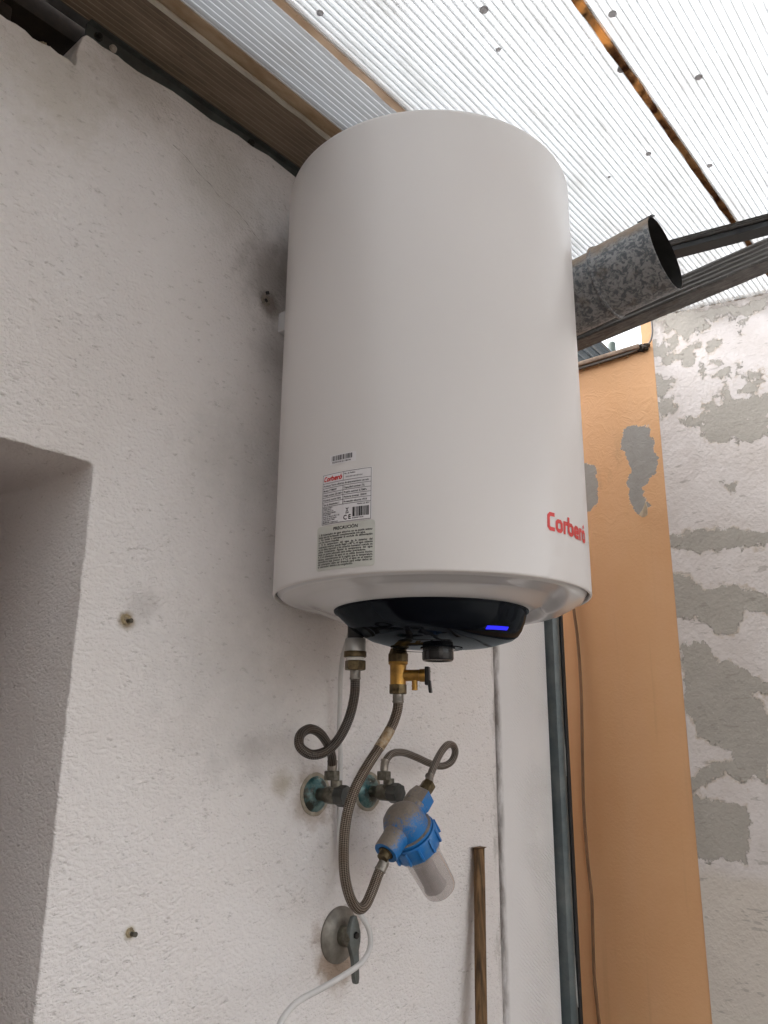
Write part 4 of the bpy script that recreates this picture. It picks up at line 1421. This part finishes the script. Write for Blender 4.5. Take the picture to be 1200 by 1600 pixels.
sv2 = thing('stop_valve', (.999, WY, -.299), 'round dull nickel wall plate with grey hanging lever, lowest on the wall', 'valve')
obj('rosette', MB().lathe((.999, WY, -.299), (0, -1, 0), [(.0400, -.001), (.0402, .0015), (.0385, .0035), (.0372, .0038), (.0350, .0060), (.022, .0095), (.012, .0100), (0, .010)], 56), M_ROSETTE, sv2, smooth=True)
hub = MB().lathe((.999, WY - .009, -.299), (0, -1, 0), [(.0145, 0), (.0150, .003), (.0148, .020), (.0120, .025), (0, .0255)], 32)
obj('hub', hub, M_VALVE, sv2, smooth=True)
lv_ = MB()
ly = WY - .034
out = [(-.004, .030), (.003, .031), (.009, .018), (.0125, .006), (.0120, -.006), (.0080, -.018), (.0060, -.030), (.0052, -.055), (.0035, -.062), (-.0030, -.062), (-.0048, -.055), (-.0062, -.030), (-.0085, -.016), (-.0125, -.006), (-.0125, .008), (-.009, .020)]
pts3 = [(.999 + a + .002 * (b < -.02), ly - .004 * max(0, -b / .06), -.299 + b) for a, b in out]
obj('lever', lv_.prism(pts3, (0, .0085, 0)), M_LEVER, sv2, bevel=.0016)
mb = MB()
nut(mb, (.999, ly - .0001, -.295), (0, -1, 0), .0052, .004)
obj('lever_screw', mb, M_BOLT, sv2)

# ------------------------------------------------------------------ water filter
FH = Vector((1.0163, .82, -.1316))
al = R_(41)
fc = Vector((math.sin(al), 0, -math.cos(al)))
fpp = Vector((-math.cos(al), 0, -math.sin(al)))
flt = thing('water_filter', tuple(FH), 'dusty blue water filter with clear bowl hanging from two hoses', 'water filter')
obj('head', MB().lathe(FH, fc, [(0, -.030), (.010, -.0290), (.020, -.0250), (.028, -.017), (.0325, -.006), (.0335, .006), (.0335, .012), (.0375, .0135), (.0380, .0165), (.0370, .0185), (.033, .019)], 48), M_BLUE, flt, smooth=True)
for sgn in (1, -1):
    prof = [(.0205, .018), (.0200, .030), (.0185, .034), (.0192, .0345), (.0192, .056), (.0182, .058), (.0120, .058), (.0120, .046), (0, .046)]
    if sgn < 0:
        mb = MB().lathe(FH, fpp * sgn, [(.0205, .016), (.0205, .034)], 28)
        mb.lathe(FH, fpp * sgn, [(0, .034), (.0215, .034), (.0222, .036), (.0215, .056), (.0205, .058), (0, .058)], 6)
    else:
        mb = MB().lathe(FH, fpp * sgn, prof, 28)
    obj('port', mb, M_BLUE, flt, smooth=sgn > 0)
obj('inlet_thread', MB().lathe(FH, fpp, [(0, .046), (.0105, .046), (.0105, .059), (.0085, .060), (.0085, .068), (0, .068)], 20), M_BRASS_DARK, flt, smooth=True)
ring = obj('collar_ring', MB().lathe(FH, fc, [(.033, .0195), (.0395, .0195), (.0405, .0210), (.0400, .030), (.0388, .046), (.0375, .048), (.030, .048)], 56), M_BLUERING, flt, smooth=True)
e1 = fpp
e2 = fc.cross(e1)
for k in range(12):
    a = 2 * PI * k / 12 + .2
    dv = e1 * math.cos(a) + e2 * math.sin(a)
    mb = MB()
    rad_box(mb, FH + fc * .0335 + dv * .0405, fc, (.0118, .0022, .0022), dv)
    obj('grip_lug', mb, M_BLUERING, ring, bevel=.0008)
obj('clear_bowl', MB().lathe(FH, fc, [(.0345, .048), (.0335, .056), (.0300, .061), (.0288, .064), (.0278, .10), (.0268, .128), (.0255, .135), (.0215, .139), (0, .1405)], 56), M_CUP, flt, smooth=True)
obj('cartridge', MB().lathe(FH + fpp * .0065, fc, [(0, .050), (.0165, .050), (.0160, .120), (.0185, .124), (0, .125)], 40), M_CARTRIDGE, flt, smooth=True)

# ------------------------------------------------------------------ power cord, stick, wall plugs
CORD = [(.945, .86, .185), (.9664, .892, .172), (.9744, .9, .1614), (.9691, .9053, .1352), (.9665, .9094, .1146), (.969, .9152, .0844), (.9717, .9178, .0442), (.9753, .9212, -.0054), (.9814, .9232, -.0349), (.9827, .9243, -.0834), (.9811, .9225, -.1401), (.9839, .921, -.1866), (.9781, .8968, -.2374), (.9738, .8666, -.2608), (.9818, .8582, -.2805), (.9807, .8556, -.3011), (.9613, .853, -.3164), (.9217, .8485, -.3237), (.8589, .8303, -.3244), (.8009, .8126, -.323), (.768, .8007, -.3262), (.7469, .793, -.3362), (.7204, .78, -.3571), (.69, .79, -.45), (.66, .86, -.75), (.65, .90, -1.45)]
CORD = [(.945, .86, .185)] + [(x + .0, y - .0, z) for x, y, z in CORD[1:]]
cd = obj('power_cord', MB().tube(spline(CORD, 8), .0040, 12), M_CORD, smooth=True)
tag(cd, 'white power cord hanging down the wall from the water heater', 'cord')

stk = MB()
n = 24
vs, fs = [], []
for i in range(n + 1):
    t = i / n
    z = -.2075 - 1.28 * t
    xo = -.185 * t
    yo = -.11 * t
    wv = .0008 * mnoise.noise(Vector((0, 0, z * 9)))
    for a, b in ((-.0120, -.006), (.0120, -.006), (.0120, .006), (-.0120, .006)):
        vs.append((1.3700 + a + xo + wv, .924 + b + yo + wv, z))
for i in range(n):
    for k in range(4):
        fs.append((4 * i + k, 4 * i + (k + 1) % 4, 4 * i + 4 + (k + 1) % 4, 4 * i + 4 + k))
fs += [(0, 1, 2, 3), (4 * n + 3, 4 * n + 2, 4 * n + 1, 4 * n)]
so = obj('wooden_stick', stk.add(vs, fs), M_WOOD, bevel=.0025)
tag(so, 'weathered brown wooden stick leaning against the white wall', 'stick')


def plug(x, z, label, r=.006, hole=False):
    t = thing('wall_plug', (x, WY, z), label, 'wall plug')
    mb = MB()
    n = 22
    vs, fs = [], []
    prof = [(1.7, -.0005), (1.35, .0022), (1.0, .0012), (.62, .0018)]
    for k in range(n):
        a = 2 * PI * k / n
        j = 1 + .22 * mnoise.noise(Vector((math.cos(a) * 2, math.sin(a) * 2, x * 31)))
        for q, h in prof:
            vs.append((x + r * q * j * math.cos(a), WY - h, z + r * q * j * math.sin(a)))
    for k in range(n):
        for q in range(3):
            fs.append((k * 4 + q, ((k + 1) % n) * 4 + q, ((k + 1) % n) * 4 + q + 1, k * 4 + q + 1))
    obj('filler_ring', mb.add(vs, fs), m_simple('yellowed_filler', (.40, .32, .20) if not hole else (.30, .26, .22), .85, 0, .25, 200, .001), t, smooth=True)
    if hole:
        obj('drill_hole', MB().lathe((x, WY, z), (0, -1, 0), [(r * .75, .0013), (0, .0006)], 14), M_DULLBLACK, t)
        mb = MB()
        rad_box(mb, (x + .002, WY - .001, z + r * 2.6), (1, 0, .5), (r * .5, .002, r * .45), (0, 0, 1))
        obj('chipped_hole', mb, M_DULLBLACK, t)
    else:
        obj('screw', MB().lathe((x + .002, WY - .001, z - .002), (.12, -1, .05), [(.0026, 0), (.0026, .005), (.0031, .0055), (.0031, .0075), (0, .0075)], 12), M_NUT, t, smooth=True)
    return t


plug(.5825, .1394, 'yellowed wall plug with protruding screw beside the door recess', .0046)
plug(.6271, -.2367, 'small yellowed wall plug low on the plaster below the other', .0036)
plug(.7886, .6934, 'old drill hole in the plaster beside the heater bracket', .0058, True)
